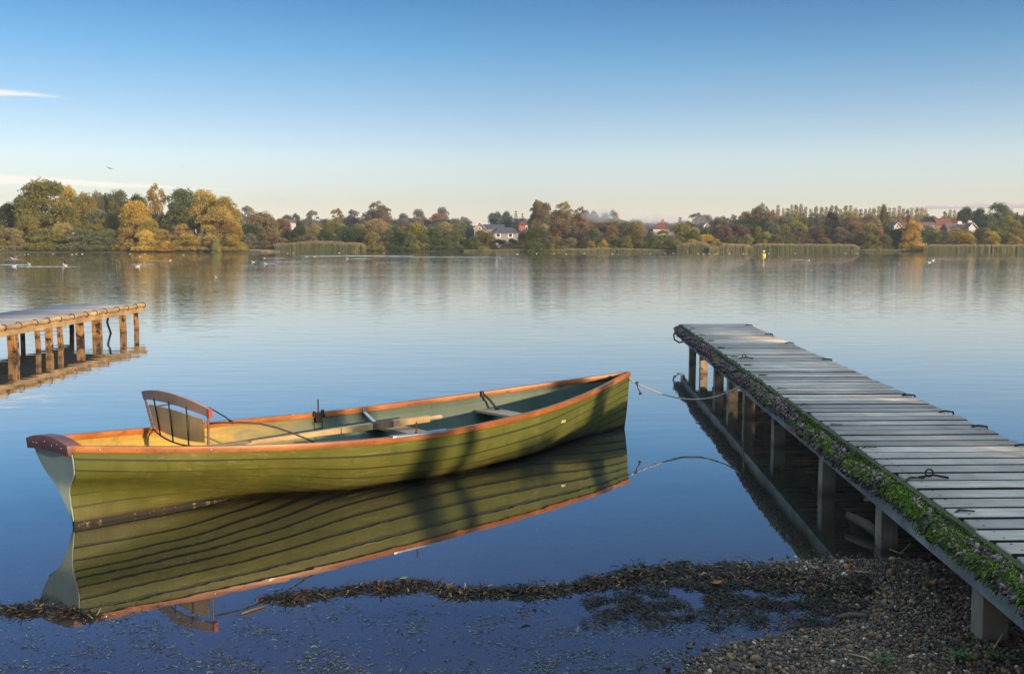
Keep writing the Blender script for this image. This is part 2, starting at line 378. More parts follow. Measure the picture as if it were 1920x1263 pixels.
def strake_pts(t, side):
    y, z = sec(t); g = np.concatenate([[0], np.cumsum(np.hypot(np.diff(y), np.diff(z)))])
    out = []
    fr = np.array([0, .17, .31, .43, .54, .65, .76, .88, 1.0])
    for k in range(NSTR):
        seg = []
        for j in range(5):
            ff = fr[k] + (fr[k + 1] - fr[k]) * j / 4
            if j == 4 and k < NSTR - 1: ff += .012
            gg = min(ff, 1) * g[-1]; yy = np.interp(gg, g, y); zz = np.interp(gg, g, z)
            e = g[-1] * .01; t1 = np.array([np.interp(min(gg + e, g[-1]), g, y) - np.interp(max(gg - e, 0), g, y), np.interp(min(gg + e, g[-1]), g, z) - np.interp(max(gg - e, 0), g, z)])
            t1 /= np.linalg.norm(t1) + 1e-9; nrm = np.array([t1[1], -t1[0]])       # outward
            lap = .014 * (1 - j / 4) * min(1, hB(t) / .12 + .15)
            th = .006
            s = (zz - hK(t)) / (hH(t) - hK(t)); x = BL * t + xshift(t, s, side)
            o = (x, -side * (yy + nrm[0] * lap), zz + nrm[1] * lap); i_ = (x, -side * max(yy + nrm[0] * (lap - th), .002), zz + nrm[1] * (lap - th))
            seg.append((o, i_))
        out.append(seg)
    return out
def greenpaint(name, base, alt, worn=.32, stern=None):
    def f(t):
        tc = t.n('ShaderNodeTexCoord').outputs['Object']
        n = t.noise(tc, 1.6, 5, .65); n2 = t.noise(t.mapping(tc, (3, 14, 14)), 1.0, 6, .7, 1.2); n3 = t.noise(t.mapping(tc, (2.5, 60, 60), (0, R(8), 0)), 1.0, 4, .7)
        col = t.mix(t.ramp(n, [(.35, 0), (.68, 1)]), base, alt)
        zz = t.n('ShaderNodeSeparateXYZ', {0: tc}).outputs
        low = t.n('ShaderNodeMapRange', {0: zz[2], 1: .16, 2: .0}).outputs[0]
        col = t.mix(t.m('MULTIPLY', low, t.ramp(n2, [(.3, 0.25), (.7, .9)])), col, (.085, .070, .028))
        col = t.mix(t.n('ShaderNodeMapRange', {0: t.m('ADD', zz[2], t.m('MULTIPLY', n2, -.03)), 1: .035, 2: .0}).outputs[0], col, (.012, .011, .007))
        if stern: col = t.mix(t.m('MULTIPLY', t.n('ShaderNodeMapRange', {0: t.m('ADD', zz[0], n), 1: 2.6, 2: 1.3}).outputs[0], t.ramp(n2, [(.3, .35), (.62, 1)])), col, stern)  # paints the sunlit gold of the stern interior into the colour
        wear = t.m('MULTIPLY', t.ramp(n3, [(.53, 0), (.66, 1)]), t.ramp(n, [(.44, 0), (.60, worn)]))
        col = t.mix(wear, col, (.28, .28, .17))
        col = t.mix(t.ramp(t.noise(t.mapping(tc, (9, 9, 1.6)), 1.0, 5, .7), [(.52, 0), (.75, .45)]), col, tuple(x * .45 for x in base))
        return prin(t, col, .46, bump=n2, bstr=.3, bdist=.003, spec=.16)
    return mat(name, f)
M_HULL = greenpaint('green_boat_paint', (.074, .092, .022), (.120, .126, .026))
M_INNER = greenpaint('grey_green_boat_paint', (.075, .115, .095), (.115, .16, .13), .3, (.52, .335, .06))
def build_hull():
    h = MB()
    for side in (1, -1):
        rows = [strake_pts(t, side) for t in TS]
        for k in range(NSTR):
            for a in range(len(TS) - 1):
                r0, r1 = rows[a][k], rows[a + 1][k]
                if k < NSTR - 1:      # dark line painting the shadow under each lap
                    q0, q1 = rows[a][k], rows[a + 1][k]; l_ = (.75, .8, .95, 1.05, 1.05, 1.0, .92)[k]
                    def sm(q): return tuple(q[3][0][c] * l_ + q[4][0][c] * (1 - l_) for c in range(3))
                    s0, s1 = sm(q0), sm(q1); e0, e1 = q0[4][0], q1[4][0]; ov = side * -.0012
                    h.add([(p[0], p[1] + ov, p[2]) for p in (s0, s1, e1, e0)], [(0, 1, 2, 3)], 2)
                vs = [r0[j][0] for j in range(5)] + [r1[j][0] for j in range(5)] + [r0[j][1] for j in range(5)] + [r1[j][1] for j in range(5)]
                h.add(vs, [(j, j + 1, 6 + j, 5 + j) for j in range(4)] + [(0, 5, 15, 10)], 0)
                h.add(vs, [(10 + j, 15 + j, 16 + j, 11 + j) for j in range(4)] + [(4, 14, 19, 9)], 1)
    o = h.build('hull', [M_HULL, M_INNER, plain('lap_shadow_line', (.03, .035, .014), .7)], boat)
    me = o.data; bm = bmesh.new(); bm.from_mesh(me); bmesh.ops.remove_doubles(bm, verts=bm.verts, dist=.00015); bmesh.ops.recalc_face_normals(bm, faces=bm.faces)
    bm.to_mesh(me); bm.free(); me.polygons.foreach_set('use_smooth', [True] * len(me.polygons)); me.set_sharp_from_angle(angle=R(28))
build_hull()
# transom board
M_TRANS = plain('pale_teal_transom', (.27, .37, .35), .55, 0, .3, 9)  # one even teal tone, paler than the hull green
t0 = TS[0]; y_, z_ = sec(t0, 40); tr = MB(); n_ = len(y_)
for thick in (-.006, .026):
    ring = []
    for side in (1, -1):
        idx = range(n_) if side == 1 else range(n_ - 1, -1, -1)
        for k in idx:
            s = (z_[k] - hK(t0)) / (hH(t0) - hK(t0)); ring.append((BL * t0 + xshift(t0, s, side) + thick, -side * y_[k] * .992, z_[k] * .985))
    if thick < 0: r0 = ring
    else: r1 = ring
n2_ = len(r0)
tr.add(r0 + r1, [(k, k + 1, n2_ - 2 - k, n2_ - 1 - k) for k in range(n_ - 1)] + [(n2_ + k, n2_ + n2_ - 1 - k, n2_ + n2_ - 2 - k, n2_ + k + 1) for k in range(n_ - 1)] + [(k, (k + 1) % n2_, n2_ + (k + 1) % n2_, n2_ + k) for k in range(n2_)])
tr.build('transom', M_TRANS, boat, smooth='auto')
# transom cap: arched varnished board
M_CAP = wood('dark_varnished_cap', (.10, .035, .032), (.17, .06, .05), (12, 2, 12), .45, .1, coat=.15)
cap = MB(); N = 18
def cap_x(s_): return BL * t0 + xshift(t0, 1, s_)
for k in range(N + 1):
    s_ = 1 - 2 * k / N; y = -s_ * (hB(t0) + (.020 if s_ > 0 else .004)); x = cap_x(s_)
    top = hH(t0) + .006 + .035 * (1 - abs(s_) ** 2.2); bot = hH(t0) - .054 + .012 * (1 - s_ * s_)
    cap.v += [(x - .026, y, bot), (x - .032, y, top), (x + .045, y, top - .002), (x + .045, y, top - .03 - .02 * (1 - s_ * s_))]
for k in range(N):
    for j in range(4): cap.f.append((4 * k + j, 4 * k + (j + 1) % 4, 4 * k + 4 + (j + 1) % 4, 4 * k + 4 + j)); cap.mi.append(0)
cap.f += [(0, 1, 2, 3), (4 * N, 4 * N + 1, 4 * N + 2, 4 * N + 3)]; cap.mi += [0, 0]
cap.build('transom_cap', M_CAP, boat, smooth='auto', bevel=.003)
# gunwales
M_RAIL = wood('varnished_orange_rail', (.27, .075, .018), (.54, .21, .055), (1.6, 26, 26), .4, .15, coat=.08, blotch=((.16, .04, .012), 5, .60))
def sheer(t, side, dy=0, dz=0):
    s = 1; return Vector((BL * t + xshift(t, 1, side), -side * (hB(t) + dy), hH(t) + dz))
def strip(name, side, o0, o1, z0, z1, m, ta=TS[0], tb_=TS[-1], n=70):
    g = MB(); ts = np.linspace(ta, tb_, n)
    for t in ts:
        k = min(1, hB(t) / .05)
        for dy, dz in ((o0, z0), (o1, z0), (o1, z1), (o0, z1)):
            g.v.append(tuple(sheer(t, side, dy * (1 if dy > 0 else k), dz)))
    for a in range(n - 1):
        for j in range(4): g.f.append((4 * a + j, 4 * a + (j + 1) % 4, 4 * a + 4 + (j + 1) % 4, 4 * a + 4 + j)); g.mi.append(0)
    g.f += [(0, 1, 2, 3), (4 * n - 4, 4 * n - 3, 4 * n - 2, 4 * n - 1)]; g.mi += [0, 0]
    return g.build(name, m, boat, smooth='auto', bevel=.0025)
for side in (1, -1):
    strip('gunwale', side, -.020, .018, -.033, .004, M_RAIL)
# keel, skeg and stem
M_KEEL = wood('worn_keel_wood', (.006, .005, .004), (.03, .024, .017), (3, 12, 30), .7, .6, blotch=((.26, .21, .14), 26, .58))
k_ = MB(); ks = np.linspace(-.0045, 1.0, 50)
for t in ks:
    z = hK(t)
    for dy, dz in ((-.016, -.045), (.016, -.045), (.016, .010), (-.016, .010)): k_.v.append((BL * t + (.0 if t > 0 else 0), dy, z + dz))
for a in range(49):
    for j in range(4): k_.f.append((4 * a + j, 4 * a + (j + 1) % 4, 4 * a + 4 + (j + 1) % 4, 4 * a + 4 + j)); k_.mi.append(0)
k_.f += [(0, 1, 2, 3), (196, 197, 198, 199)]; k_.mi += [0, 0]; k_.build('keel', M_KEEL, boat)
st = MB(); pts = []
for j in range(16):
    s = j / 15; z = hK(1.0) - .03 + (hH(1.01) - hK(1.0) + .03) * s; pts.append((BL * 1.006 + .05 * 1.15 * (s - 1) * (1.4 - s) + .006, 0, z))
for j in range(15): st.beam(pts[j], pts[j + 1], .024, .03, (1, 0, 0))
st.build('stem', M_HULL, boat)
fl = MB()     # bottom boards
M_FLOOR = wood('grey_bottom_boards', (.13, .15, .11), (.22, .22, .15), (1, 30, 30), .6, .3)
for j in range(-4, 5):
    pts_ = []
    for t in np.linspace(.14, .93, 24):
        zf = .045 + (.1 * max(0, .34 - t) / .2 + .08 * max(0, (t - .8) / .15))
        y, z = sec(t); lim = np.interp(zf - .01, z, y) - .02; c = j * .105
        if abs(c) + .05 < lim: pts_.append((BL * t, c, zf))
    if len(pts_) > 1:
        for a in range(len(pts_) - 1): fl.beam(pts_[a], pts_[a + 1], .098, .012)
fl.build('bottom_boards', M_FLOOR, boat)
# thwarts
M_THW = wood('worn_thwart_wood', (.34, .25, .16), (.58, .46, .31), (30, 1.5, 30), .55, .3)
def thwart(tc_, wd, z):
    y, zz = sec(tc_); lim = np.interp(z, zz, y) - .008; x = BL * tc_; b = MB()
    n = 12
    for k in range(n + 1):
        yv = -lim + 2 * lim * k / n; e = .03 * (1 - (2 * k / n - 1) ** 2)
        ww = wd / 2 - e * .6
        b.v += [(x - ww, yv, z - .022), (x + ww, yv, z - .022), (x + ww, yv, z), (x - ww, yv, z)]
    for k in range(n):
        for j in range(4): b.f.append((4 * k + j, 4 * k + (j + 1) % 4, 4 * k + 4 + (j + 1) % 4, 4 * k + 4 + j)); b.mi.append(0)
    b.f += [(0, 1, 2, 3), (4 * n, 4 * n + 1, 4 * n + 2, 4 * n + 3)]; b.mi += [0, 0]
    b.build('thwart', M_THW, boat, bevel=.004)
    return lim
def tof(px_py, z): return bl(*px_py, z).x / BL
TH_Z = .235
tF = .5 * (tof((887, 768), TH_Z) + tof((965, 785), TH_Z)); print('thwart fore t', tF, 'L', BL)
tM = .5 * (tof((700, 806), TH_Z) + tof((765, 815), TH_Z)); print('thwart mid t', tM, tof((825, 785), .3), bl(825, 785, .3), bl(455, 830, .3))
THF = .732; THM = .525
thwart(THF, .20, TH_Z + .025); thwart(THM, .20, TH_Z)
# thwart braces on the far side
def brace(t, mt, z, name='brace'):
    p0 = sheer(t, -1, -.03, -.002); y, zz = sec(t); q = Vector((BL * t + .06, -(-1) * (np.interp(z, zz, y) - .10), z + .004))
    b = MB(); b.beam(p0 + Vector((0, 0, -.035)), p0 + Vector((0, 0, .008)), .004, .028, (1, 0, 0)); b.beam(p0 + Vector((0, -.002, -.03)), q, .004, .026, (1, 0, 0)); b.build(name, mt, boat, bevel=.0008)
brace(.502, M_METAL, TH_Z)
b = MB(); p0 = sheer(.728, -1, -.022, .0); q = Vector((BL * .732 + .05, hB(.73) - .13, TH_Z + .031)); b.tube([p0, p0.lerp(q, .5) + Vector((0, 0, .01)), q], .009, 8); b.tube([p0 + Vector((0, 0, -.03)), p0 + Vector((0, 0, .012))], .018, 8); b.tube([q, q + Vector((0, 0, -.012))], .022, 8)
b.build('brace', plain('dark_iron', (.025, .025, .03), .5, .5), boat, smooth='auto')
# oarlock blocks and pins
M_IRON = plain('black_iron', (.02, .018, .018), .6, .4)
def find_t(px, side, dy=0):
    best = min(np.linspace(0, .99, 400), key=lambda t: abs(proj(MB_W @ sheer(t, side, dy))[0] - px)); return float(best)
tn = find_t(782, 1); tf = find_t(592, -1)
b = MB(); c = sheer(tn, 1, -.004, .008)
strip('oarlock_plate', 1, .0185, .022, -.006, .0095, M_METAL, find_t(733, 1), find_t(838, 1), 16)
strip('oarlock_plate', 1, -.030, .018, .0045, .010, plain('scuffed_steel_plate', (.30, .32, .36), .35, .9, .5, 40), find_t(733, 1), find_t(838, 1), 16)
b.tube([c, c + Vector((0, 0, .004)), c + Vector((.002, 0, .075))], [.010, .0055, .005], 8); b.tube([c + Vector((0, 0, -.001)), c + Vector((0, 0, .008))], [.013, .009], 8)
b.build('oarlock_pin', M_RUST, boat, smooth='auto')
b = MB(); c = sheer(tf, -1, -.03, -.012)
b.tube([c + Vector((0, 0, -.06)), c + Vector((0, 0, .115))], .0055, 8)
b.build('oarlock_pin', M_RUST, boat, smooth='auto')
b = MB(); b.box(c + Vector((0, .0, -.02)), (.05, .022, .075)); b.box(c + Vector((-.034, 0, .01)), (.02, .016, .04)); b.box(c + Vector((.036, 0, .012)), (.022, .016, .045)); b.box(c + Vector((.05, 0, -.01)), (.012, .02, .03))
b.build('oarlock_block', M_IRON, boat, bevel=.004)
b = MB(); p = [sheer(t, -1, -.005, .005) for t in np.linspace(tf - .05, tf + .05, 8)]
strip('oarlock_plate', -1, -.026, .022, .0045, .008, M_METAL, tf - .048, tf + .05, 14)
b = MB(); b.box(c + Vector((-.035, .004, -.075)), (.004, .004, .06)); b.box(c + Vector((0, .004, -.104)), (.07, .004, .005)); b.box(c + Vector((.035, .004, -.075)), (.004, .004, .06)); b.build('bracket', M_IRON, boat)
# rail screws
for px in (186, 397, 604, 884, 1069, 1170, 258, 330, 452, 700, 845, 985):
    t = find_t(px, 1, .02); b = MB(); big = px in (186, 397, 604, 884, 1069); c = sheer(t, 1, .0185, -.015); r = .006 if big else .0028
    b.tube([c, c + Vector((0, -.002, 0))], [r, r * .7], 10); b.build('screw', M_METAL if big or px % 2 else M_IRON, boat, smooth='auto')
for s_ in (.75, .55, .3, -.05, -.45, -.62):
    b = MB(); c = Vector((cap_x(s_) - .0305, -s_ * (hB(t0) + .01), hH(t0) - .012 + .01 * (1 - s_ * s_) + (.01 if s_ in (.55, -.05) else -.006))); b.tube([c, c + Vector((-.003, 0, 0))], [.0045, .003], 8); b.build('screw', M_METAL, boat, smooth='auto')
# ring at the bow on far rail and small fitting near stern
b = MB(); c = sheer(find_t(1138, -1), -1, -.03, -.016)
b.tube([c + Vector((.011 * math.cos(a), -.004, .011 * math.sin(a))) for a in np.linspace(0, 6.28, 13)], .003, 6); b.build('mooring_ring', M_IRON, boat, smooth=True)

# backrest across the stern
tb0 = .5 * (find_t(392, 1) + find_t(287, -1)); print('backrest t', find_t(392, 1), find_t(287, -1))
back = empty('backrest'); back.parent = boat
tn_, tf_ = find_t(391, 1, -.01), find_t(287, -1, -.01)
Nn = sheer(tn_, 1, -.018, 0); Ff = sheer(tf_, -1, -.018, 0)
def solve_up(base, px, py, dirx=1.0):
    """raise a point above `base` (in the plane of the boat's length) so that it shows at px,py"""
    best = None
    for dz_ in np.linspace(0, .45, 91):
        for dx_ in np.linspace(-.16, .16, 65):
            q = proj(MB_W @ (base + Vector((dx_, 0, dz_)))); e = (q[0] - px) ** 2 + (q[1] - py) ** 2
            if best is None or e < best[0]: best = (e, dx_, dz_)
    return base + Vector((best[1], 0, best[2]))
Tn = solve_up(Nn, 390, 772); Tf = solve_up(Ff, 270, 741)
M_BTOP = wood('bent_backrest_rail', (.38, .20, .125), (.52, .31, .20), (12, 1.5, 12), .4, .2, coat=.1)
M_PANEL = wood('thin_plywood_panel', (.58, .34, .13), (.72, .46, .21), (12, 2, 12), .5, .15)
def across(k, h0):      # k 0 = near, 1 = far; h0 0 = base line, 1 = top line ; the rail bows aft and rises in the middle
    base = Nn.lerp(Ff, k); top = Tn.lerp(Tf, k); q = base.lerp(top, h0); bow = 4 * k * (1 - k)
    return q + Vector((-.03 * bow, 0, .036 * bow * h0 - .028 * bow * (1 - h0)))
b = MB(); n = 20
def ribbon(mb_, f0, f1, k0, k1, th, n=20):
    base = len(mb_.v)
    for i in range(n + 1):
        k = k0 + (k1 - k0) * i / n
        lo = across(k, f0(k)); hi = across(k, f1(k)); o = Vector((th, 0, 0)); mb_.v += [tuple(lo - o), tuple(lo + o), tuple(hi + o), tuple(hi - o)]
    for i in range(n):
        for j in range(4): mb_.f.append(tuple(base + v for v in (4 * i + j, 4 * i + (j + 1) % 4, 4 * i + 4 + (j + 1) % 4, 4 * i + 4 + j))); mb_.mi.append(0)
    mb_.f += [tuple(base + v for v in (0, 1, 2, 3)), tuple(base + 4 * n + v for v in (0, 1, 2, 3))]; mb_.mi += [0, 0]
ribbon(b, lambda k: .87, lambda k: 1.12, -.02, 1.02, .008); b.build('top_rail', M_BTOP, back, bevel=.002)
b = MB(); c_ = across(-.025, .99); b.box(c_, (.024, .010, .052)); b.build('end_cap', plain('red_paint', (.32, .04, .03), .45), back, bevel=.002)
b = MB(); ribbon(b, lambda k: .10 + .04 * k, lambda k: .74, .05, .93, .003); b.build('back_panel', M_PANEL, back)
for k in (.245, .50, .76):
    b = MB(); b.tube([across(k, .0) + Vector((-.009, 0, 0)), across(k, .4) + Vector((-.009, 0, 0)), across(k, .93) + Vector((-.010, 0, 0))], .0045, 6); b.build('rod', M_BLACK, back, smooth=True)
b = MB(); b.tube([across(k, -.02) for k in np.linspace(0, 1, 14)], .0055, 6); b.build('lower_bar', M_BLACK, back, smooth=True)
for k in (.0, 1.0):
    b = MB(); b.tube([across(k, h) for h in (-.04, .3, .6, .9)], .007, 8)
    for h in (.1, .25, .4, .52, .66): b.tube([across(k, h), across(k, h + .03)], .009, 8)
    b.build('post', plain('rusty_chrome', (.22, .14, .10), .4, .7, .5, 120), back, smooth='auto')
def onb(px, py, z): return bl(px, py, z)
# stays from the backrest forward to the rails
tnear = find_t(590, 1, -.01); tfar = find_t(434, -1, -.01)
E1 = sheer(tnear, 1, -.012, .006); S1 = across(0, .66)
d1 = [S1]
for k, lift in ((.12, .022), (.3, .047), (.48, .060), (.62, .055), (.78, .036), (.9, .016)): d1.append(S1.lerp(E1, k) + Vector((0, 0, lift * .9)))
d1.append(E1); b = MB(); b.tube(d1, .0055, 7); b.build('stay', M_BLACK, back, smooth=True)
E2 = sheer(tfar, -1, -.028, -.012); S2 = across(1, .62); b = MB(); b.tube([S2, S2.lerp(E2, .35) + Vector((0, -.03, .075)), S2.lerp(E2, .7) + Vector((0, -.02, .075)), S2.lerp(E2, .88) + Vector((0, -.01, .035)), E2], .0045, 6); b.tube([E2 + Vector((-.03, 0, .022)), E2], [.007, .010], 8); b.build('stay', M_BLACK, back, smooth=True)

# oar lying in the boat (its own thing)
M_OAR = wood('flaking_varnished_spruce', (.40, .27, .12), (.64, .48, .24), (2, 24, 24), .5, .4, blotch=((.10, .06, .03), 40, .64))
oz = TH_Z + .032
P1 = at(470, 829, oz + .01); P2 = at(803, 784, oz + .022); P3 = at(826, 780.5, oz + .022)
oar = empty('oar', P2, (0, 0, 0), 'weathered wooden oar with a square loom lying along the boat over the thwart', 'oar')
P1 -= P2; P3 -= P2; dirv = (-P1).normalized(); P3 = dirv * P3.length
b = MB(); nseg = 14
sdv = dirv.cross(Vector((0, 0, 1))).normalized(); upv = sdv.cross(dirv)
for i in range(nseg + 1):
    k = i / nseg; p = P1.lerp(Vector((0, 0, 0)), k); hw = .016 + .012 * min(1, k * 1.6); hh_ = .012 + .012 * min(1, k * 1.6)
    b.v += [tuple(p + sdv * a * hw + upv * c * hh_) for a, c in ((-1, -1), (1, -1), (1, 1), (-1, 1))]
for i in range(nseg):
    for j in range(4): b.f.append((4 * i + j, 4 * i + (j + 1) % 4, 4 * i + 4 + (j + 1) % 4, 4 * i + 4 + j)); b.mi.append(0)
b.f += [(0, 1, 2, 3), (4 * nseg, 4 * nseg + 1, 4 * nseg + 2, 4 * nseg + 3)]; b.mi += [0, 0]
b.build('loom', M_OAR, oar, bevel=.004)
b = MB(); b.tube([Vector((0, 0, 0)), P3 * .15, P3 * .5, P3 * .85, P3], [.019, .016, .017, .019, .015], 12); b.build('handle', wood('pale_oar_grip', (.33, .26, .17), (.45, .37, .25), (3, 20, 20), .6), oar, smooth='auto')
b = MB(); pa = P1.lerp(Vector((0, 0, 0)), .65); pb = P1.lerp(Vector((0, 0, 0)), .775)
b.beam(pa, pb, .059, .051, upv); o = b.build('iron_plate', plain('scorched_iron_plate', (.06, .055, .055), .45, .5, .8, 60), oar, bevel=.003)
# blade of the oar, out of sight behind the near rail
b = MB(); q0 = P1 - dirv * .02; q1 = P1 - dirv * .35
b.beam(P1, q1, .11, .012, upv); b.build('blade', M_OAR, oar, bevel=.003)

# ================================================================ ROPES
M_ROPE = plain('grey_mooring_rope', (.34, .35, .30), .85, 0, .4, 200)
DZ = .496
bow = MB_W @ (sheer(1.005, 1, .012, -.055)); jt = at(1404, 712, DZ - .06); jt2 = at(1420, 707, DZ + .012)
rp = empty('mooring_rope', bow, (0, 0, 0), 'thin grey rope sagging from the boat bow to the right jetty', 'rope')
ks_ = np.linspace(0, 1, 30); pts = []
for k in ks_:
    p = bow.lerp(jt, float(k)); sag = 4 * k * (1 - k) * .175 * (1 + .35 * (k - .5)); pts.append(p - bow - Vector((0, 0, sag)))
b = MB(); b.tube(pts + [jt2 - bow], .0065, 6); b.build('line', M_ROPE, rp, smooth=True)
b = MB(); kp = pts[2]
for a in range(3): b.tube([kp + Vector((.012 * math.cos(t + a), .012 * math.sin(t * 1.3 + a), .012 * math.sin(t))) for t in np.linspace(0, 6, 10)], .005, 6)
b.tube([kp, kp + Vector((.005, 0, -.04)), kp + Vector((.03, .01, -.085))], .005, 6); b.tube([kp + Vector((.028, .01, -.08)), kp + Vector((.034, .01, -.1))], [.012, .015], 7)
b.build('knot', plain('dark_knot_rope', (.05, .045, .04), .9, 0, .5, 200), rp, smooth=True)
b = MB(); kp = jt - bow
for a in range(3): b.tube([kp + Vector((.035 * math.cos(t + a), .02 * math.sin(t * 1.3 + a) - .02, .022 * math.sin(t))) for t in np.linspace(0, 6.2, 14)], .0065, 6)
b.build('knot', M_ROPE, rp, smooth=True)
b = MB(); tl = at(1396, 728, DZ - .13) - bow; b.tube([tl + Vector((0, -.01, .06)), tl + Vector((.004, -.01, -.1)), tl + Vector((-.004, -.01, -.2)), tl + Vector((.002, -.01, -.42))], .0055, 6); b.build('tail', plain('pale_rope_tail', (.35, .26, .14), .8, 0, .3, 200), rp, smooth=True)

# ================================================================ RIGHT JETTY
JA = Vector((2.448, 14.434, 0)); JB = Vector((1.807, 3.522, 0)); jd = (JB - JA).normalized(); JW = .95
jr = Vector((-jd.y, jd.x, 0)); jr = jr if jr.x > 0 else -jr
JLEN = 14.0
jetty = empty('jetty', JA, (0, 0, 0), 'long weathered plank jetty at right with a mossy rope fender along its side', 'jetty')
ax = Vector((1.0, .032, 0)).normalized()      # direction of the planks
M_DECK = None
def deck_fn(c1, c2, stain):
    def f(t):
        tc = t.n('ShaderNodeTexCoord').outputs['Object']
        a = t.n('ShaderNodeAttribute', attribute_name='rnd').outputs['Fac']
        off = t.n('ShaderNodeCombineXYZ', {0: t.m('MULTIPLY', a, 37.0), 1: t.m('MULTIPLY', a, 91.0), 2: 0.0}).outputs[0]
        v = t.n('ShaderNodeVectorMath', {0: tc, 1: off}, operation='ADD').outputs[0]
        g = t.noise(t.mapping(v, (2.2, 85, 40)), 1.0, 8, .75, .6); b_ = t.noise(v, 3.5, 5, .65); kn = t.noise(t.mapping(v, (14, 40, 10)), 1.0, 2, .5)
        col = t.mix(t.ramp(g, [(.38, 0), (.62, 1)]), c1, c2)
        col = t.mix(t.ramp(b_, [(.35, 0), (.72, .8)]), col, stain)
        col = t.mix(t.ramp(kn, [(.72, 0), (.78, .8)]), col, (.03, .028, .025))
        col = t.mix(1.0, col, t.ramp(a, [(0, (.58, .58, .60)), (.5, (.92, .90, .88)), (1, (1.2, 1.17, 1.12))]), 'MULTIPLY')
        rg = t.ramp(b_, [(.3, .6), (.7, .8)])
        return prin(t, col, rg, bump=g, bstr=.22, bdist=.0015, spec=.35)
    return f
M_DECK = mat('weathered_deck_wood', deck_fn((.38, .345, .30), (.74, .67, .58), (.29, .25, .21)))
def planks(name, org, dvec, ldeck, wvec, width, pitch, gap, ztop, th, m, parent, jit=.012, skip=()):
    V = []; Fc = []; A = []; n = int(ldeck / pitch); q = 0
    for i in range(n):
        if i in skip: continue
        s = i * pitch; c0 = org + dvec * s; a0 = random.uniform(-jit, jit); a1 = random.uniform(-jit, jit); dzp = random.uniform(-.002, .002); tw = random.uniform(-.0007, .0007); r = random.random()
        wv = (wvec + dvec * random.uniform(-.002, .002)).normalized(); hw = (pitch - gap) / 2 * random.uniform(.97, 1.02)
        cs = .0025; k = (dvec.dot(wvec))
        dperp = dvec
        prof = [(-hw, -th), (hw, -th), (hw, -cs), (hw - cs * 1.5, 0), (-hw + cs * 1.5, 0), (-hw, -cs)]
        for e, off in ((0, a0), (1, width + a1)):
            for (pp, zz) in prof: p = c0 + wv * off + dperp * (pp + pitch / 2); V.append((p.x, p.y, ztop + zz + dzp + tw * (pp / hw))); A.append(r)
        b_ = q * 12; q += 1
        Fc += [(b_ + j, b_ + (j + 1) % 6, b_ + 6 + (j + 1) % 6, b_ + 6 + j) for j in range(6)]
        Fc += [(b_, b_ + 5, b_ + 2, b_ + 1), (b_ + 5, b_ + 4, b_ + 3, b_ + 2), (b_ + 6, b_ + 7, b_ + 8, b_ + 11), (b_ + 11, b_ + 8, b_ + 9, b_ + 10)]
    nb = len(Fc); mi_ = ([0, 2, 0, 0, 0, 2] + [0] * 4) * q
    for i in range(n):
        for off in (.05, width - .07):
            for pp in (-.04, .04):
                p = org + dvec * (i * pitch + pitch / 2 + pp + random.uniform(-.006, .006)) + wvec * (off + random.uniform(-.006, .006)); b_ = len(V); h_ = .0042
                V += [(p.x - h_, p.y - h_, ztop + .0028), (p.x + h_, p.y - h_, ztop + .0028), (p.x + h_, p.y + h_, ztop + .0028), (p.x - h_, p.y + h_, ztop + .0028)]; A += [0] * 4; Fc.append((b_, b_ + 1, b_ + 2, b_ + 3))
    o = npmesh(name, V, Fc, [m, M_IRON, plain('shaded_plank_side', (.018, .020, .012), .9)], mi=mi_ + [1] * (len(Fc) - nb), attr=A, parent=parent)  # dark side faces paint the shade in the gaps between planks
    bm = bmesh.new(); bm.from_mesh(o.data); bmesh.ops.recalc_face_normals(bm, faces=bm.faces); bm.to_mesh(o.data); bm.free(); return o
planks('deck', Vector((0, 0, 0)), jd, JLEN, ax, JW, .1655, .034, DZ, .032, M_DECK, jetty)
M_MOSSY = wood('mossy_edge_board', (.035, .05, .015), (.07, .085, .03), (3, 12, 30), .9, .8, blotch=((.06, .05, .035), 9, .5))
M_PALEB = wood('pale_weathered_beam', (.30, .32, .29), (.50, .51, .47), (2, 2, 20), .8, .4, blotch=((.08, .10, .05), 5, .6))
M_POST = wood('weathered_post', (.36, .285, .21), (.64, .53, .40), (25, 25, 3), .8, .5, blotch=((.05, .055, .03), 6, .58), wet=True)
L_ = jd * JLEN
b = MB(); o_ = -jr * .016; b.beam(o_ + Vector((0, 0, DZ - .045)), L_ + o_ + Vector((0, 0, DZ - .045)), .03, .075); b.build('edge_board', M_MOSSY, jetty)
b = MB(); o_ = jr * .018; b.beam(o_ + Vector((0, 0, DZ - .160)), L_ + o_ + Vector((0, 0, DZ - .160)), .045, .15); b.build('side_beam', M_PALEB, jetty)
b = MB(); o_ = jr * (JW - .04); b.beam(o_ + Vector((0, 0, DZ - .077)), L_ + o_ + Vector((0, 0, DZ - .077)), .045, .085); b.build('side_beam', M_PALEB, jetty)
b = MB(); o_ = jr * (JW * .5); b.beam(o_ + Vector((0, 0, DZ - .067)), L_ + o_ + Vector((0, 0, DZ - .067)), .045, .065); b.build('joist', M_POST, jetty)
post_s = []
for px in (1293, 1313, 1341, 1366, 1396, 1450, 1541, 1648, 1836):
    s = min(np.linspace(.05, 13, 1300), key=lambda s: abs(proj(JA + jd * s + jr * .05 + Vector((0, 0, .15)))[0] - px)); post_s.append(float(s))
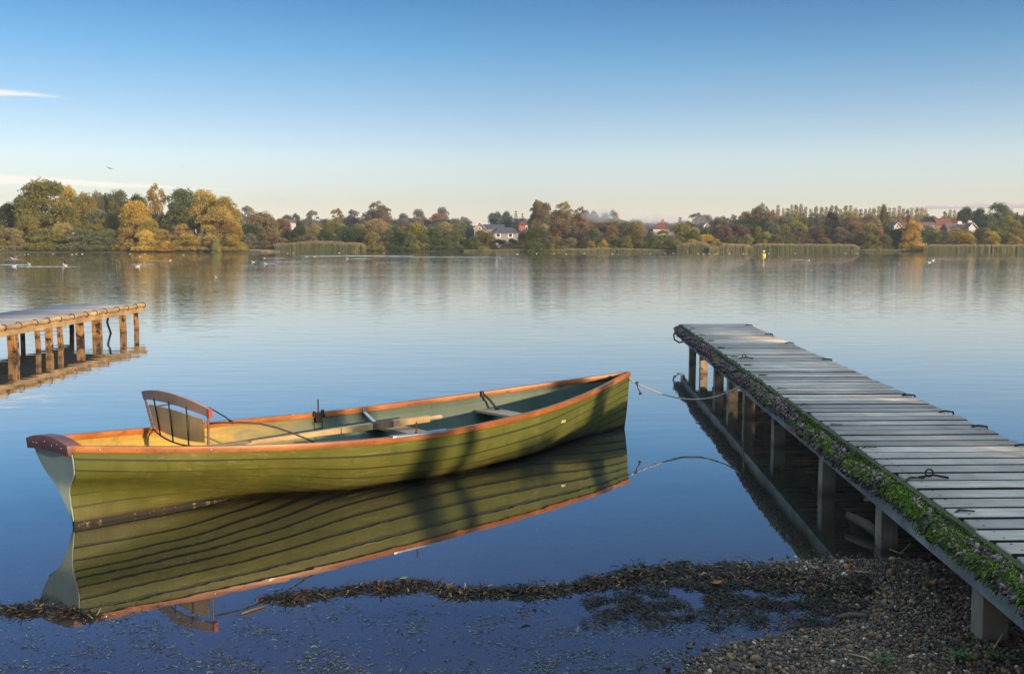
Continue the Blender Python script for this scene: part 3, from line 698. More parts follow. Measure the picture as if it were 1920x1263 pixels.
for i, s in enumerate(post_s):
    for row, off in ((0, .088), (1, JW - .11)):
        s2 = s + (0 if row == 0 else random.uniform(-.12, .12)); c = jd * s2 + jr * off; wd = .095 + random.uniform(-.008, .008)
        b = MB(); lean = Vector((random.uniform(-.012, .012), random.uniform(-.012, .012), 0))
        top = c + Vector((0, 0, DZ - .034)); bot = c + lean + Vector((0, 0, -.5 if i < 8 else -.1)); b.beam(bot, top, wd, wd, (0, 1, 0)); b.build('post', M_POST, jetty, bevel=.004)
for i in (3, 5, 7):       # cross members under the deck
    s = post_s[i]; b = MB(); b.beam(jd * (s + .075) + jr * .06 + Vector((0, 0, DZ - .23)), jd * (s + .075) + jr * (JW - .08) + Vector((0, 0, DZ - .23)), .04, .10); b.build('cross_member', M_POST, jetty)
# rope fender: three laid strands, with growth
def fender_p(s): return jd * s - jr * (.052 + .008 * math.sin(s * 3.1)) + Vector((0, 0, DZ - .082 - .010 * math.sin(s * 5.0) - .012 * math.sin(s * 1.7)))
b = MB(); FL = 13.6
for k in range(3):
    pts = []
    for s in np.arange(-.03, FL, .02):
        ph = s * 2 * math.pi / .32 + k * 2.094; p = fender_p(s); pts.append(p + (jr * math.cos(ph) + Vector((0, 0, 1)) * math.sin(ph)) * .021)
    b.tube(pts, [.023 + .004 * math.sin(i * .9 + k) for i in range(len(pts))], 7)
def fend_fn(t):
    tc = t.n('ShaderNodeTexCoord').outputs['Object']; n = t.noise(tc, 60, 4, .7); m_ = t.noise(tc, 7, 4, .6)
    col = t.mix(n, (.05, .035, .035), (.20, .14, .15)); col = t.mix(t.ramp(m_, [(.45, 0), (.6, .8)]), col, (.045, .055, .02))
    return prin(t, col, .9, bump=n, bstr=.9, bdist=.01)
b.build('fender_rope', mat('old_fender_rope', fend_fn), jetty, smooth=True)
def ico(sub):
    bm = bmesh.new(); bmesh.ops.create_icosphere(bm, subdivisions=sub, radius=1); v = np.array([p.co[:] for p in bm.verts]); f = np.array([[q.index for q in p.verts] for p in bm.faces]); bm.free(); return v, f
IV1, IF1 = ico(1); IV2, IF2 = ico(2)
def rotmats(n):
    q = rng.normal(size=(n, 4)); q /= np.linalg.norm(q, axis=1)[:, None]; a, b_, c, d = q.T
    return np.stack([np.stack([1 - 2 * (c * c + d * d), 2 * (b_ * c - a * d), 2 * (b_ * d + a * c)], -1), np.stack([2 * (b_ * c + a * d), 1 - 2 * (b_ * b_ + d * d), 2 * (c * d - a * b_)], -1), np.stack([2 * (b_ * d - a * c), 2 * (c * d + a * b_), 1 - 2 * (b_ * b_ + c * c)], -1)], 1)
def blobs(name, C, Sz, m, rnd, sub=1, parent=None, rough=.12, smooth=True, flatz=None):
    V0, F0 = (IV1, IF1) if sub == 1 else (IV2, IF2); n = len(C); Rm = rotmats(n)
    V = V0[None] * Sz[:, None, :]; V = V * (1 + rng.normal(0, rough, (n, len(V0), 1))); V = np.einsum('nij,nkj->nki', Rm, V)
    if flatz is not None: V[:, :, 2] *= flatz
    V = V + C[:, None]
    Fq = F0[None] + (np.arange(n) * len(V0))[:, None, None]
    return npmesh(name, V.reshape(-1, 3), Fq.reshape(-1, 3), m, attr=np.repeat(rnd, len(V0)), smooth=smooth, parent=parent)
# mauve frayed knobs
n = 13000; s = rng.uniform(-.02, FL, n); th = rng.uniform(-2.3, 2.6, n) + math.pi
C = np.array([fender_p(x)[:] for x in s]); jrn = np.array(jr[:]); rr = .044 + rng.normal(0, .007, n)
C += jrn[None] * (np.cos(th) * rr)[:, None] + np.array([[0, 0, 1.]]) * (np.sin(th) * rr)[:, None]
Sz = rng.uniform(.004, .0105, (n, 3)); Sz[:, 0] *= rng.uniform(1, 2.6, n); cl_ = vnoise(np.column_stack([s * 3, th]), 1.0, 5)
M_KNOB = rndmat('mauve_frayed_rope', [(0, (.035, .025, .025)), (.5, (.15, .10, .105)), (1, (.34, .23, .245))], .9)
k_ = cl_ + (s < 8) * .25 > -.05
blobs('fender_fray', C[k_], Sz[k_], M_KNOB, rng.random(k_.sum()), 1, jetty, rough=.3, smooth=False)['kind'] = 'stuff'
FRAY = (C[k_], s[k_], th[k_])
# moss tufts: short curved blades, denser towards the shore end
def tufts(name, C, N_, ln, wd, m, parent, curl=.5):
    n = len(C); side = np.cross(N_, rng.normal(size=(n, 3))); side /= np.linalg.norm(side, axis=1)[:, None]
    tip = N_ * ln[:, None]; droop = np.zeros((n, 3)); droop[:, 2] = -ln * curl
    a = C - side * wd[:, None]; b_ = C + side * wd[:, None]; c = C + tip * .6 + side * wd[:, None] * .7; d = C + tip * .6 - side * wd[:, None] * .7
    e = C + tip + droop + side * wd[:, None] * .25; f = C + tip + droop - side * wd[:, None] * .25
    V = np.stack([a, b_, c, d, e, f], 1).reshape(-1, 3); i = np.arange(n)[:, None] * 6
    Fq = np.concatenate([i + [0, 1, 2, 3], i + [3, 2, 4, 5]], 0); return npmesh(name, V, Fq, m, attr=np.repeat(rng.random(n), 6), parent=parent)
Nf = jrn[None] * np.cos(FRAY[2])[:, None] + np.array([[0, 0, 1.]]) * np.sin(FRAY[2])[:, None] + rng.normal(0, .6, (len(FRAY[1]), 3)); Nf /= np.linalg.norm(Nf, axis=1)[:, None]
tufts('fender_fray', FRAY[0], Nf, rng.uniform(.008, .024, len(Nf)), rng.uniform(.0012, .0035, len(Nf)), M_KNOB, jetty, .7)['kind'] = 'stuff'
n = 26000; s = np.concatenate([rng.uniform(0, FL, 7000), FL - np.abs(rng.normal(0, 1, n - 7000)) * 4.6]); s = s[(s > 0) & (s < FL)]
th = rng.normal(1.9, .75, len(s)); keepm = vnoise(np.column_stack([s * 4, th * 1.2]), 1.0, 9) > (-.02 - .3 * np.clip((s - 7) / 6, 0, 1)); s = s[keepm]; th = th[keepm]
C = np.array([fender_p(x)[:] for x in s]); Nn_ = jrn[None] * np.cos(th)[:, None] + np.array([[0, 0, 1.]]) * np.sin(th)[:, None]; C = C + Nn_ * .044
Nn2 = Nn_ + rng.normal(0, .35, Nn_.shape); Nn2 /= np.linalg.norm(Nn2, axis=1)[:, None]
M_MOSS = rndmat('bright_moss', [(0, (.02, .04, .006)), (.5, (.09, .17, .014)), (1, (.30, .46, .03))], .8, .25)
tufts('moss', C, Nn2, rng.uniform(.010, .024, len(C)) * (1 + .6 * np.clip((s - 7) / 6, 0, 1)), rng.uniform(.0015, .0035, len(C)), M_MOSS, jetty)['kind'] = 'stuff'
# moss on the edge board
n = 9000; s = FL - np.abs(rng.normal(0, 1, n)) * 6; s = s[(s > 0)]; C = np.array([(jd * x - jr * .031)[:] for x in s]); C[:, 2] = DZ - .045 + rng.uniform(-.036, .040, len(s))
Nn_ = np.tile(-jrn, (len(s), 1)) + rng.normal(0, .5, (len(s), 3)); Nn_[:, 2] += .3; Nn_ /= np.linalg.norm(Nn_, axis=1)[:, None]
tufts('moss', C, Nn_, rng.uniform(.004, .012, len(C)), rng.uniform(.0015, .003, len(C)), M_MOSS, jetty)['kind'] = 'stuff'
# black ties round the fender, stapled on the deck
tie_s = [.9, 1.9, 2.7, 3.5, 4.4, 5.15, 5.9, 6.7, 7.5, 8.3, 9.0, 9.75, 10.35]
for s in tie_s:
    b = MB(); f = fender_p(s); pts = []
    for a in np.linspace(-.6, 3.5, 12): pts.append(f + (-jr * math.cos(a - .5) + Vector((0, 0, 1)) * math.sin(a - .5)) * .056 + jd * .01 * a)
    e = jd * (s - .02) + jr * .03 + Vector((0, 0, DZ + .008)); e2 = e + jr * .06 + jd * .015; pts = pts[:9] + [e, e2]
    b.tube(pts, [.006] * 9 + [.006, .003], 6); b.build('tie', M_BLACK, jetty, smooth=True)
for s, kind in ((9.72, 1), (4.55, 0)):
    b = MB(); c = jd * s + jr * .12 + Vector((0, 0, DZ + .006))
    b.tube([c - jr * .05, c + jr * .02 + Vector((0, 0, .012)), c + jr * .09], .006, 6)
    b.tube([c + Vector((.018 * math.cos(a), 0, .022 + .018 * math.sin(a))) for a in np.linspace(0, 6.28, 13)], .0045, 6); b.build('mooring_ring', M_IRON, jetty, smooth=True)
for s in (.25, 1.7, 2.9, 4.6, 7.0, 7.75, 8.3, 8.9, 9.4):    # dark lashings on the right-hand edge
    b = MB(); c = jd * s + jr * (JW - .03) + Vector((0, 0, DZ + .006)); b.tube([c - jr * .05, c - jr * .01 + Vector((0, 0, .006)), c + jr * .04, c + jr * .05 - Vector((0, 0, .05))], .007, 6); b.build('lashing', M_BLACK, jetty, smooth=True)
b = MB(); c = fender_p(.02) - Vector((0, 0, .05)); b.tube([c + Vector((-.02, 0, .04)), c + Vector((-.06, 0, -.02)), c + Vector((-.05, 0, -.09)), c + Vector((.02, 0, -.135)), c + Vector((.09, 0, -.12)), c + Vector((.12, 0, -.05))], .012, 7); b.build('hanging_loop', M_BLACK, jetty, smooth=True)

# ================================================================ LEFT JETTY
LZ = .485
LA = at(266, 570, LZ); LB = at(0, 612, LZ); LC = at(150, 568, LZ); print('left jetty', LA, LB, LC)
ld = (LB - LA); ld.z = 0; ld.normalize(); lw_full = (LC - LA); lw_full.z = 0; lwid = lw_full.length
lr = Vector((ld.y, -ld.x, 0)); lr = lr if lr.x < 0 else -lr     # towards the far (left) side
lj = empty('jetty', (LA.x, LA.y, 0), (0, 0, 0), 'sunlit wooden jetty at the left edge, blue-grey deck on stubby timber posts', 'jetty')
M_LDECK = mat('blue_grey_deck_wood', deck_fn((.26, .25, .26), (.42, .41, .42), (.22, .20, .21)))
LW = 1.5
planks('deck', Vector((0, 0, 0)), ld, 12, lr, LW, .16, .012, LZ, .03, M_LDECK, lj, .015)
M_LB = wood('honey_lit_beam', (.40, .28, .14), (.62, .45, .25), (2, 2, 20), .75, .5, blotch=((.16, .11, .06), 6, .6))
b = MB(); b.beam(-lr * .0 + ld * -.02 + Vector((0, 0, LZ - .09)), ld * 12 + Vector((0, 0, LZ - .09)), .06, .115); b.build('side_beam', M_LB, lj, bevel=.004)
b = MB(); b.beam(lr * (LW - .05) + Vector((0, 0, LZ - .1)), lr * (LW - .05) + ld * 12 + Vector((0, 0, LZ - .1)), .06, .135); b.build('side_beam', M_LB, lj)
b = MB(); pts = [ld * s - lr * (.03 + .006 * math.sin(s * 9)) + Vector((0, 0, LZ - .022 + .008 * math.sin(s * 7))) for s in np.arange(-.03, 12, .04)]
b.tube(pts, [.038 + .006 * math.sin(i * 1.3) * math.sin(i * .37) for i in range(len(pts))], 8); b.build('fender_hose', M_LB, lj, smooth=True)
for i in range(26):
    s = .02 + i * .46 + random.uniform(-.06, .06); c = ld * s - lr * .03 + Vector((0, 0, LZ - .02)); b = MB()
    b.tube([c + (lr * math.cos(a) + Vector((0, 0, 1)) * math.sin(a)) * .047 + ld * .01 * math.sin(a) for a in np.linspace(0, 6.28, 13)], .007, 5); b.build('tie', M_RUST, lj, smooth=True)
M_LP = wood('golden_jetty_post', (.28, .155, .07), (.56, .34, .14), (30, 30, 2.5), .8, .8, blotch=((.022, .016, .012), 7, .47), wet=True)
for px, py, row, wd in ((24, 0, 0, .17), (42, 0, 1, .09), (70, 0, 0, .09), (92, 0, 0, .13), (112, 0, 0, .10), (150, 0, 0, .15), (172, 0, 1, .10), (182, 0, 0, .19), (230, 0, 0, .14), (241, 0, 1, .08), (255, 0, 0, .11), (-20, 0, 0, .13)):
    # where this post stands along the jetty
    s = min(np.linspace(0, 9, 900), key=lambda s: abs(proj(LA * 1.0 - Vector((0, 0, LZ)) + ld * s + lr * (.07 if row == 0 else LW - .1) + Vector((0, 0, .1)))[0] - px))
    c = ld * float(s) + lr * (.07 if row == 0 else LW - .1); wd *= .70; b = MB(); lean = Vector((random.uniform(0, .03), random.uniform(-.01, .01), 0))
    b.beam(c + lean + Vector((0, 0, -.4)), c + Vector((0, 0, LZ - .035)), wd, wd, (0, 1, 0)); b.build('post', M_LP, lj, bevel=.008)
b = MB(); s = 1.0; c = ld * s + lr * .3; b.beam(c + Vector((0, 0, .20)), c + ld * -.25 + Vector((-.02, 0, .44)), .03, .03); b.beam(c + Vector((0, 0, .21)), c + Vector((.08, 0, -.05)), .03, .03); b.build('brace', M_BLACK, lj)
SHADE_SCRUB = [(5.6, -6.2, 1.8, 2.6, 'bush', 'olive', 'unseen shading bush behind the camera on the right shore'), (5.7, -4.2, 1.75, 2.6, 'bush', 'green', 'low green unseen shading bush on the right shore'), (5.8, -2.2, 1.7, 2.6, 'bush', 'olive', 'olive unseen shading bush beside the right beach'),  # out-of-view bushes, added and sized to shade deck and beach
         (6.0, -.4, 1.78, 2.4, 'bush', 'green', 'green unseen shading bush level with the camera'), (6.2, .5, 1.72, 1.9, 'bush', 'olive', 'small olive unseen shading bush wedged between two others'), (6.3, 2.3, 1.68, 1.9, 'bush', 'olive', 'rounded olive unseen shading bush by the upright shrub'), (6.3, 4.2, 1.66, 1.9, 'bush', 'green', 'small green unseen shading bush before the tall scrub'), (6.1, 1.4, 1.72, 2.4, 'bush', 'brown', 'brown unseen shading bush beyond the beach'), (6.2, 3.2, 1.62, 2.2, 'bush', 'olive', 'low olive unseen shading scrub right of the jetty'), (6.5, 5.2, 2.2, 2.4, 'bush', 'brown', 'low brown unseen shading scrub right of the jetty'), (6.6, 7.2, 2.3, 2.4, 'bush', 'brown', 'brown unseen shading scrub opposite the middle of the jetty'), (7.6, 9.2, 2.5, 2.6, 'bush', 'olive', 'olive unseen shading scrub opposite the far half of the jetty'), (8.6, 11.6, 2.6, 2.6, 'bush', 'brown', 'furthest brown unseen shading scrub beyond the jetty end'),
         (6.0, -.15, 3.4, .42, 'poplar', 'green', 'tall upright unseen shrub added to band the hull with shadow'), (6.0, .3, 3.0, .22, 'poplar', 'green', 'thin upright unseen shadow-casting shrub beside the taller one'), (6.0, 2.85, 3.0, .50, 'poplar', 'green', 'upright unseen shadow-casting shrub growing out of the right-hand scrub')]  # upright shrubs added out of view to throw shadow bands on the hull
# ================================================================ VEGETATION
def leafquads(C, size, up_bias=0.0):
    n = len(C); Nv = rng.normal(size=(n, 3)); Nv[:, 2] = np.abs(Nv[:, 2]) * (1 + up_bias); Nv /= np.linalg.norm(Nv, axis=1)[:, None]
    a = np.cross(Nv, rng.normal(size=(n, 3))); a /= np.linalg.norm(a, axis=1)[:, None]; b_ = np.cross(Nv, a)
    s = size * rng.uniform(.5, 1.3, n); a = a * s[:, None]; b_ = b_ * (s * rng.uniform(.45, .9, n))[:, None]
    V = np.stack([C - a, C - b_, C + a, C + b_], 1).reshape(-1, 3); F_ = np.arange(n)[:, None] * 4 + np.arange(4)
    return V, F_
def lobes_crown(lobes, n, size):
    """scatter leaf-sized faces over a set of lobes (x,y,z,rx,rz,weight)"""
    L = np.array(lobes); wgt = L[:, 3] ** 2; wgt /= wgt.sum(); idx = rng.choice(len(L), n, p=wgt)
    d = rng.normal(size=(n, 3)); d /= np.linalg.norm(d, axis=1)[:, None]; d[:, 2] = np.where(d[:, 2] < -.35, -d[:, 2] * .6, d[:, 2])
    r = rng.uniform(.55, 1.06, n) ** .6; r *= 1 + .16 * np.sin(d[:, 0] * 7 + idx) * np.cos(d[:, 2] * 8 + idx * 2)
    C = L[idx, :3] + d * r[:, None] * L[idx][:, [3, 3, 4]]
    per = rng.random(len(L)); rnd = np.clip(per[idx] * .65 + rng.random(n) * .35 + .12 * d[:, 2], 0, 1)
    keep = C[:, 2] > .004; C = C[keep]; rnd = rnd[keep]
    V, F_ = leafquads(C, size); return V, F_, np.repeat(rnd, 4)
PROTO = {}
def limb_mesh(name, segs):
    b = MB()
    for pts, rs in segs: b.tube(pts, rs, 6)
    o = b.build(name, M_BARK, smooth=True); return o
def make_proto(kind, k):
    rs = random.Random(hash((kind, k)) % 1000 + k * 7 if False else {'round': 11, 'bush': 23, 'sparse': 37, 'poplar': 51, 'conifer': 67, 'willow': 83}[kind] + k * 5)
    segs = []; lobes = []
    if kind in ('round', 'willow'):
        tilt = rs.uniform(-.06, .06) if kind == 'round' else .12
        trunk = [(0, 0, -.02), (tilt * .3, 0, .15), (tilt, rs.uniform(-.03, .03), .42), (tilt * 1.2, 0, .7)]; segs.append((trunk, [.022, .017, .013, .005]))
        for i in range(40):
            a = rs.uniform(0, 6.28); el = rs.uniform(-.35, 1.0); rr = .36 * math.sqrt(max(0, 1 - (abs(el) ** 2.0))) * rs.uniform(.35, 1.0); z = .50 + .40 * el * rs.uniform(.75, 1)
            if rr < .05: rr = .06
            rl = rs.uniform(.10, .17); c = (tilt + rr * math.cos(a), rr * math.sin(a), min(z, .98 - rl * .8)); lobes.append((*c, rl, rl * rs.uniform(.7, .95)))
            if i % 2 == 0: segs.append(([trunk[1], (c[0] * .5, c[1] * .5, c[2] * .7), c], [.009, .006, .002]))
        for i in range(5): a = rs.uniform(0, 6.28); lobes.append((tilt + .3 * math.cos(a), .3 * math.sin(a), rs.uniform(.16, .3), .13, .13))
        n, sz = 17000, .0135
    elif kind == 'bush':
        for i in range(30):
            a = rs.uniform(0, 6.28); el = rs.random() ** .8; rr = .40 * math.sqrt(1 - el ** 2.2) * rs.uniform(.45, 1.0); rl = rs.uniform(.10, .17)
            lobes.append((rr * math.cos(a), rr * math.sin(a), min(el * .86, 1 - rl * 1.15), rl, rl * rs.uniform(.9, 1.4)))
        for i in range(8): a = i * .785; lobes.append((.36 * math.cos(a), .36 * math.sin(a), .1, .15, .18))
        n, sz = 13000, .0165
        for i in range(6): a = rs.uniform(0, 6.28); segs.append(([(0, 0, -.02), (.12 * math.cos(a), .12 * math.sin(a), .3), (.25 * math.cos(a), .25 * math.sin(a), .75)], [.014, .009, .003]))
    elif kind == 'sparse':
        trunk = [(0, 0, -.02), (rs.uniform(-.02, .02), 0, .3), (rs.uniform(-.04, .04), 0, .6)]; segs.append((trunk, [.02, .014, .008]))
        for i in range(30):
            a = rs.uniform(0, 6.28); el = rs.uniform(.0, 1); rr = .42 * math.sqrt(1 - el ** 2) * rs.uniform(.5, 1) + .03; c = (rr * math.cos(a), rr * math.sin(a), .42 + .50 * el)
            lobes.append((*c, rs.uniform(.075, .125), rs.uniform(.055, .085))); segs.append(([trunk[1], (c[0] * .45, c[1] * .45, .3 + c[2] * .35), c], [.010, .006, .002]))
        n, sz = 8500, .0115
    elif kind == 'poplar':
        segs.append(([(0, 0, -.02), (0, 0, .5), (0, 0, .95)], [.02, .014, .004]))
        for i in range(26):
            z = .10 + .86 * i / 25; rr = (.34 * math.sin(min(1, (1.02 - z) * 2.2) * 1.57)) * rs.uniform(.5, 1); a = rs.uniform(0, 6.28)
            lobes.append((.35 * rr * math.cos(a), .35 * rr * math.sin(a), z, .12 + rr * .8, .06))
        n, sz = 5000, .02
    else:
        segs.append(([(0, 0, -.02), (0, 0, .95)], [.02, .004]))
        for i in range(15):
            z = .08 + .88 * i / 14
            for j in range(6): a = rs.uniform(0, 6.28); rr = .40 * (1 - z) + .02; lobes.append((rr * math.cos(a), rr * math.sin(a), z - .03, .07 + .13 * (1 - z), .035))
        n, sz = 6000, .014
    V, F_, A = lobes_crown(lobes, n, sz); crown = npmesh(kind + '_crown', V, F_, M_FOL, attr=A); trunk = limb_mesh(kind + '_trunk', segs)
    cm, tm = crown.data, trunk.data; bpy.data.objects.remove(crown); bpy.data.objects.remove(trunk); return cm, tm
def proto(kind, k):
    nk = {'round': 4, 'bush': 4, 'sparse': 2, 'poplar': 3, 'conifer': 2, 'willow': 1}[kind]; k %= nk
    if (kind, k) not in PROTO: PROTO[kind, k] = make_proto(kind, k)
    return PROTO[kind, k]
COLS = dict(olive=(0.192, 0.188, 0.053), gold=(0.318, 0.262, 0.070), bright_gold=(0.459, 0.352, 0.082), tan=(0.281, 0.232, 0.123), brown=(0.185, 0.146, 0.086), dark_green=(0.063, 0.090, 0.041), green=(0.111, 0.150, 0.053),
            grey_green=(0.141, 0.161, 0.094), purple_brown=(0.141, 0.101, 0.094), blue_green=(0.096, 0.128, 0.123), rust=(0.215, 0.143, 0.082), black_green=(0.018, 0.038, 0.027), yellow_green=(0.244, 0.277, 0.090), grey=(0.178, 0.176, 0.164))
WORD = dict(olive='olive', gold='golden', bright_gold='bright golden', tan='tan', brown='brown', dark_green='dark green', green='green', grey_green='grey-green', purple_brown='purplish brown',
            blue_green='bluish green', rust='rusty red', black_green='blackish green', yellow_green='yellow-green', grey='greyish')
TREES = []
tcount = [0]
def veg(px, top, wpx, depth, kind, colr, lab=None):
    TREES.append((px, top, wpx, depth, kind, colr, lab))
L0, M0 = 302, 360
# the golden wood on the left point
for a in [(75, 337, 118, 318, 'willow', 'olive', 'big olive willow with a slanting crown, tallest at the far left'), (128, 348, 62, 322, 'round', 'gold', None), (163, 362, 60, 326, 'round', 'olive', None), (193, 357, 56, 330, 'round', 'grey_green', None),
          (228, 356, 58, 328, 'round', 'grey_green', None), (262, 364, 52, 330, 'round', 'green', None), (297, 345, 42, 316, 'sparse', 'gold', 'slim golden tree with a bare leaning trunk rising above the left wood'), (255, 376, 74, 310, 'round', 'bright_gold', None),
          (344, 353, 78, 316, 'round', 'green', 'broad leafy green tree behind the golden ones on the left point'), (385, 356, 80, 318, 'round', 'gold', None), (424, 368, 64, 312, 'round', 'gold', None), (410, 385, 76, 308, 'round', 'gold', None), (16, 378, 60, 318, 'round', 'dark_green', None), (-20, 372, 70, 318, 'round', 'olive', None), (45, 365, 50, 326, 'round', 'olive', None),
          (300, 400, 60, 322, 'round', 'olive', None), (330, 395, 60, 318, 'round', 'green', None), (120, 390, 70, 318, 'round', 'olive', None), (185, 392, 70, 322, 'round', 'grey_green', None), (215, 395, 60, 320, 'round', 'olive', None), (60, 392, 80, 318, 'round', 'olive', None), (370, 392, 60, 316, 'round', 'gold', None)]: veg(*a)
for a in [(-12, 418, 60, L0, 'bush', 'olive', None), (22, 428, 66, L0, 'bush', 'tan', None), (55, 405, 60, 308, 'bush', 'olive', None), (88, 428, 74, L0, 'bush', 'olive', None), (118, 418, 60, 308, 'bush', 'tan', None), (150, 428, 84, L0, 'bush', 'grey_green', None), (176, 420, 60, 309, 'bush', 'olive', None),
          (200, 430, 66, L0, 'bush', 'grey_green', None), (240, 426, 60, L0, 'bush', 'gold', None), (282, 412, 60, 304, 'bush', 'gold', None), (272, 432, 44, 299, 'bush', 'bright_gold', None), (308, 430, 56, L0, 'bush', 'gold', None), (342, 420, 66, 306, 'bush', 'tan', None), (352, 438, 60, 301, 'bush', 'gold', None), (392, 428, 66, 306, 'bush', 'tan', None), (398, 442, 52, L0, 'bush', 'tan', None),
          (430, 412, 56, 306, 'bush', 'gold', None), (437, 440, 40, L0, 'bush', 'gold', None), (405, 447, 20, 298, 'bush', 'yellow_green', 'small yellow-green bush low down in front of the golden ones'), (312, 452, 30, 299, 'bush', 'bright_gold', None), (455, 455, 24, 312, 'bush', 'grey_green', None)]: veg(*a)
# far bank, front row
for a in [(468, 438, 46, 352, 'bush', 'grey_green', None), (492, 398, 80, 362, 'bush', 'brown', None), (478, 422, 50, 356, 'bush', 'dark_green', None), (532, 410, 52, 368, 'bush', 'brown', None), (512, 436, 60, 354, 'bush', 'brown', None), (562, 424, 44, 362, 'bush', 'dark_green', None), (590, 420, 50, 364, 'bush', 'tan', None), (612, 428, 40, 362, 'bush', 'dark_green', None), (642, 424, 50, 364, 'bush', 'green', None),
          (664, 430, 40, 360, 'bush', 'dark_green', None), (706, 411, 66, 362, 'bush', 'tan', None), (700, 436, 40, 355, 'bush', 'olive', None), (742, 424, 56, 360, 'bush', 'green', None), (783, 420, 60, M0, 'bush', 'olive', None), (765, 434, 46, 355, 'bush', 'green', None), (822, 424, 64, M0, 'bush', 'green', None), (852, 432, 54, 357, 'bush', 'green', None), (905, 432, 56, 360, 'bush', 'olive', None), (888, 444, 34, 355, 'bush', 'green', None), (980, 437, 30, 358, 'bush', 'green', None), (1804, 430, 54, 383, 'bush', 'olive', None), (1688, 428, 36, 390, 'bush', 'dark_green', None),
          (905, 462, 44, 350, 'bush', 'olive', None), (935, 449, 46, 362, 'bush', 'dark_green', None), (960, 448, 34, 361, 'bush', 'green', None), (918, 434, 22, 366, 'bush', 'rust', None), (955, 455, 46, 354, 'bush', 'grey_green', None), (1005, 424, 72, 349, 'bush', 'green', 'big dome-shaped dark green bush with a golden flank at the water edge beside the house'), (1046, 444, 36, 358, 'bush', 'olive', None), (1070, 446, 36, 356, 'bush', 'tan', None), (1052, 412, 64, 370, 'bush', 'brown', None), (1092, 416, 56, 372, 'bush', 'rust', None),
          (1115, 428, 56, 362, 'bush', 'grey_green', None), (1108, 451, 26, 351, 'bush', 'gold', None), (1132, 450, 30, 352, 'bush', 'gold', None), (1150, 440, 36, 356, 'bush', 'green', None), (1174, 443, 32, 354, 'bush', 'olive', None), (1188, 417, 50, 370, 'bush', 'olive', None), (1146, 424, 44, 368, 'bush', 'rust', None), (1240, 431, 74, 356, 'bush', 'olive', None), (1222, 436, 42, 353, 'bush', 'grey_green', None), (1262, 440, 40, 356, 'bush', 'brown', None),
          (1300, 430, 40, 366, 'bush', 'olive', None), (1322, 440, 50, 362, 'bush', 'bright_gold', None), (1344, 448, 36, 358, 'bush', 'gold', None), (1298, 448, 40, 358, 'bush', 'gold', None), (1362, 424, 44, 372, 'bush', 'purple_brown', None), (1388, 420, 50, 374, 'bush', 'purple_brown', None), (1367, 444, 36, 360, 'bush', 'green', None), (1400, 440, 44, 362, 'bush', 'yellow_green', None), (1437, 435, 40, 362, 'bush', 'yellow_green', None), (1458, 440, 30, 360, 'bush', 'olive', None),
          (1482, 438, 34, 362, 'bush', 'green', None), (1500, 426, 50, 372, 'bush', 'purple_brown', None), (1532, 424, 44, 374, 'bush', 'purple_brown', None), (1545, 446, 36, 360, 'bush', 'olive', None), (1574, 428, 50, 372, 'bush', 'purple_brown', None), (1618, 434, 56, 358, 'bush', 'grey_green', None), (1634, 440, 44, 355, 'bush', 'olive', None), (1660, 440, 34, 356, 'bush', 'grey_green', None), (1648, 428, 34, 372, 'bush', 'rust', None),
          (1680, 428, 46, 362, 'bush', 'dark_green', None), (1712, 414, 50, 354, 'bush', 'bright_gold', 'rounded golden-yellow tree standing alone at the water edge on the right'), (1752, 432, 52, 364, 'bush', 'olive', None), (1742, 446, 44, 358, 'bush', 'dark_green', None), (1790, 429, 60, 362, 'bush', 'gold', None), (1815, 436, 36, 360, 'bush', 'gold', None), (1838, 430, 40, 372, 'bush', 'purple_brown', None), (1858, 434, 50, 362, 'bush', 'gold', None), (1850, 446, 40, 358, 'bush', 'olive', None), (1898, 414, 70, 366, 'bush', 'olive', None), (1935, 420, 60, 366, 'bush', 'green', None), (1905, 444, 40, 359, 'bush', 'gold', None), (1885, 405, 50, 385, 'bush', 'olive', None)]: veg(*a)
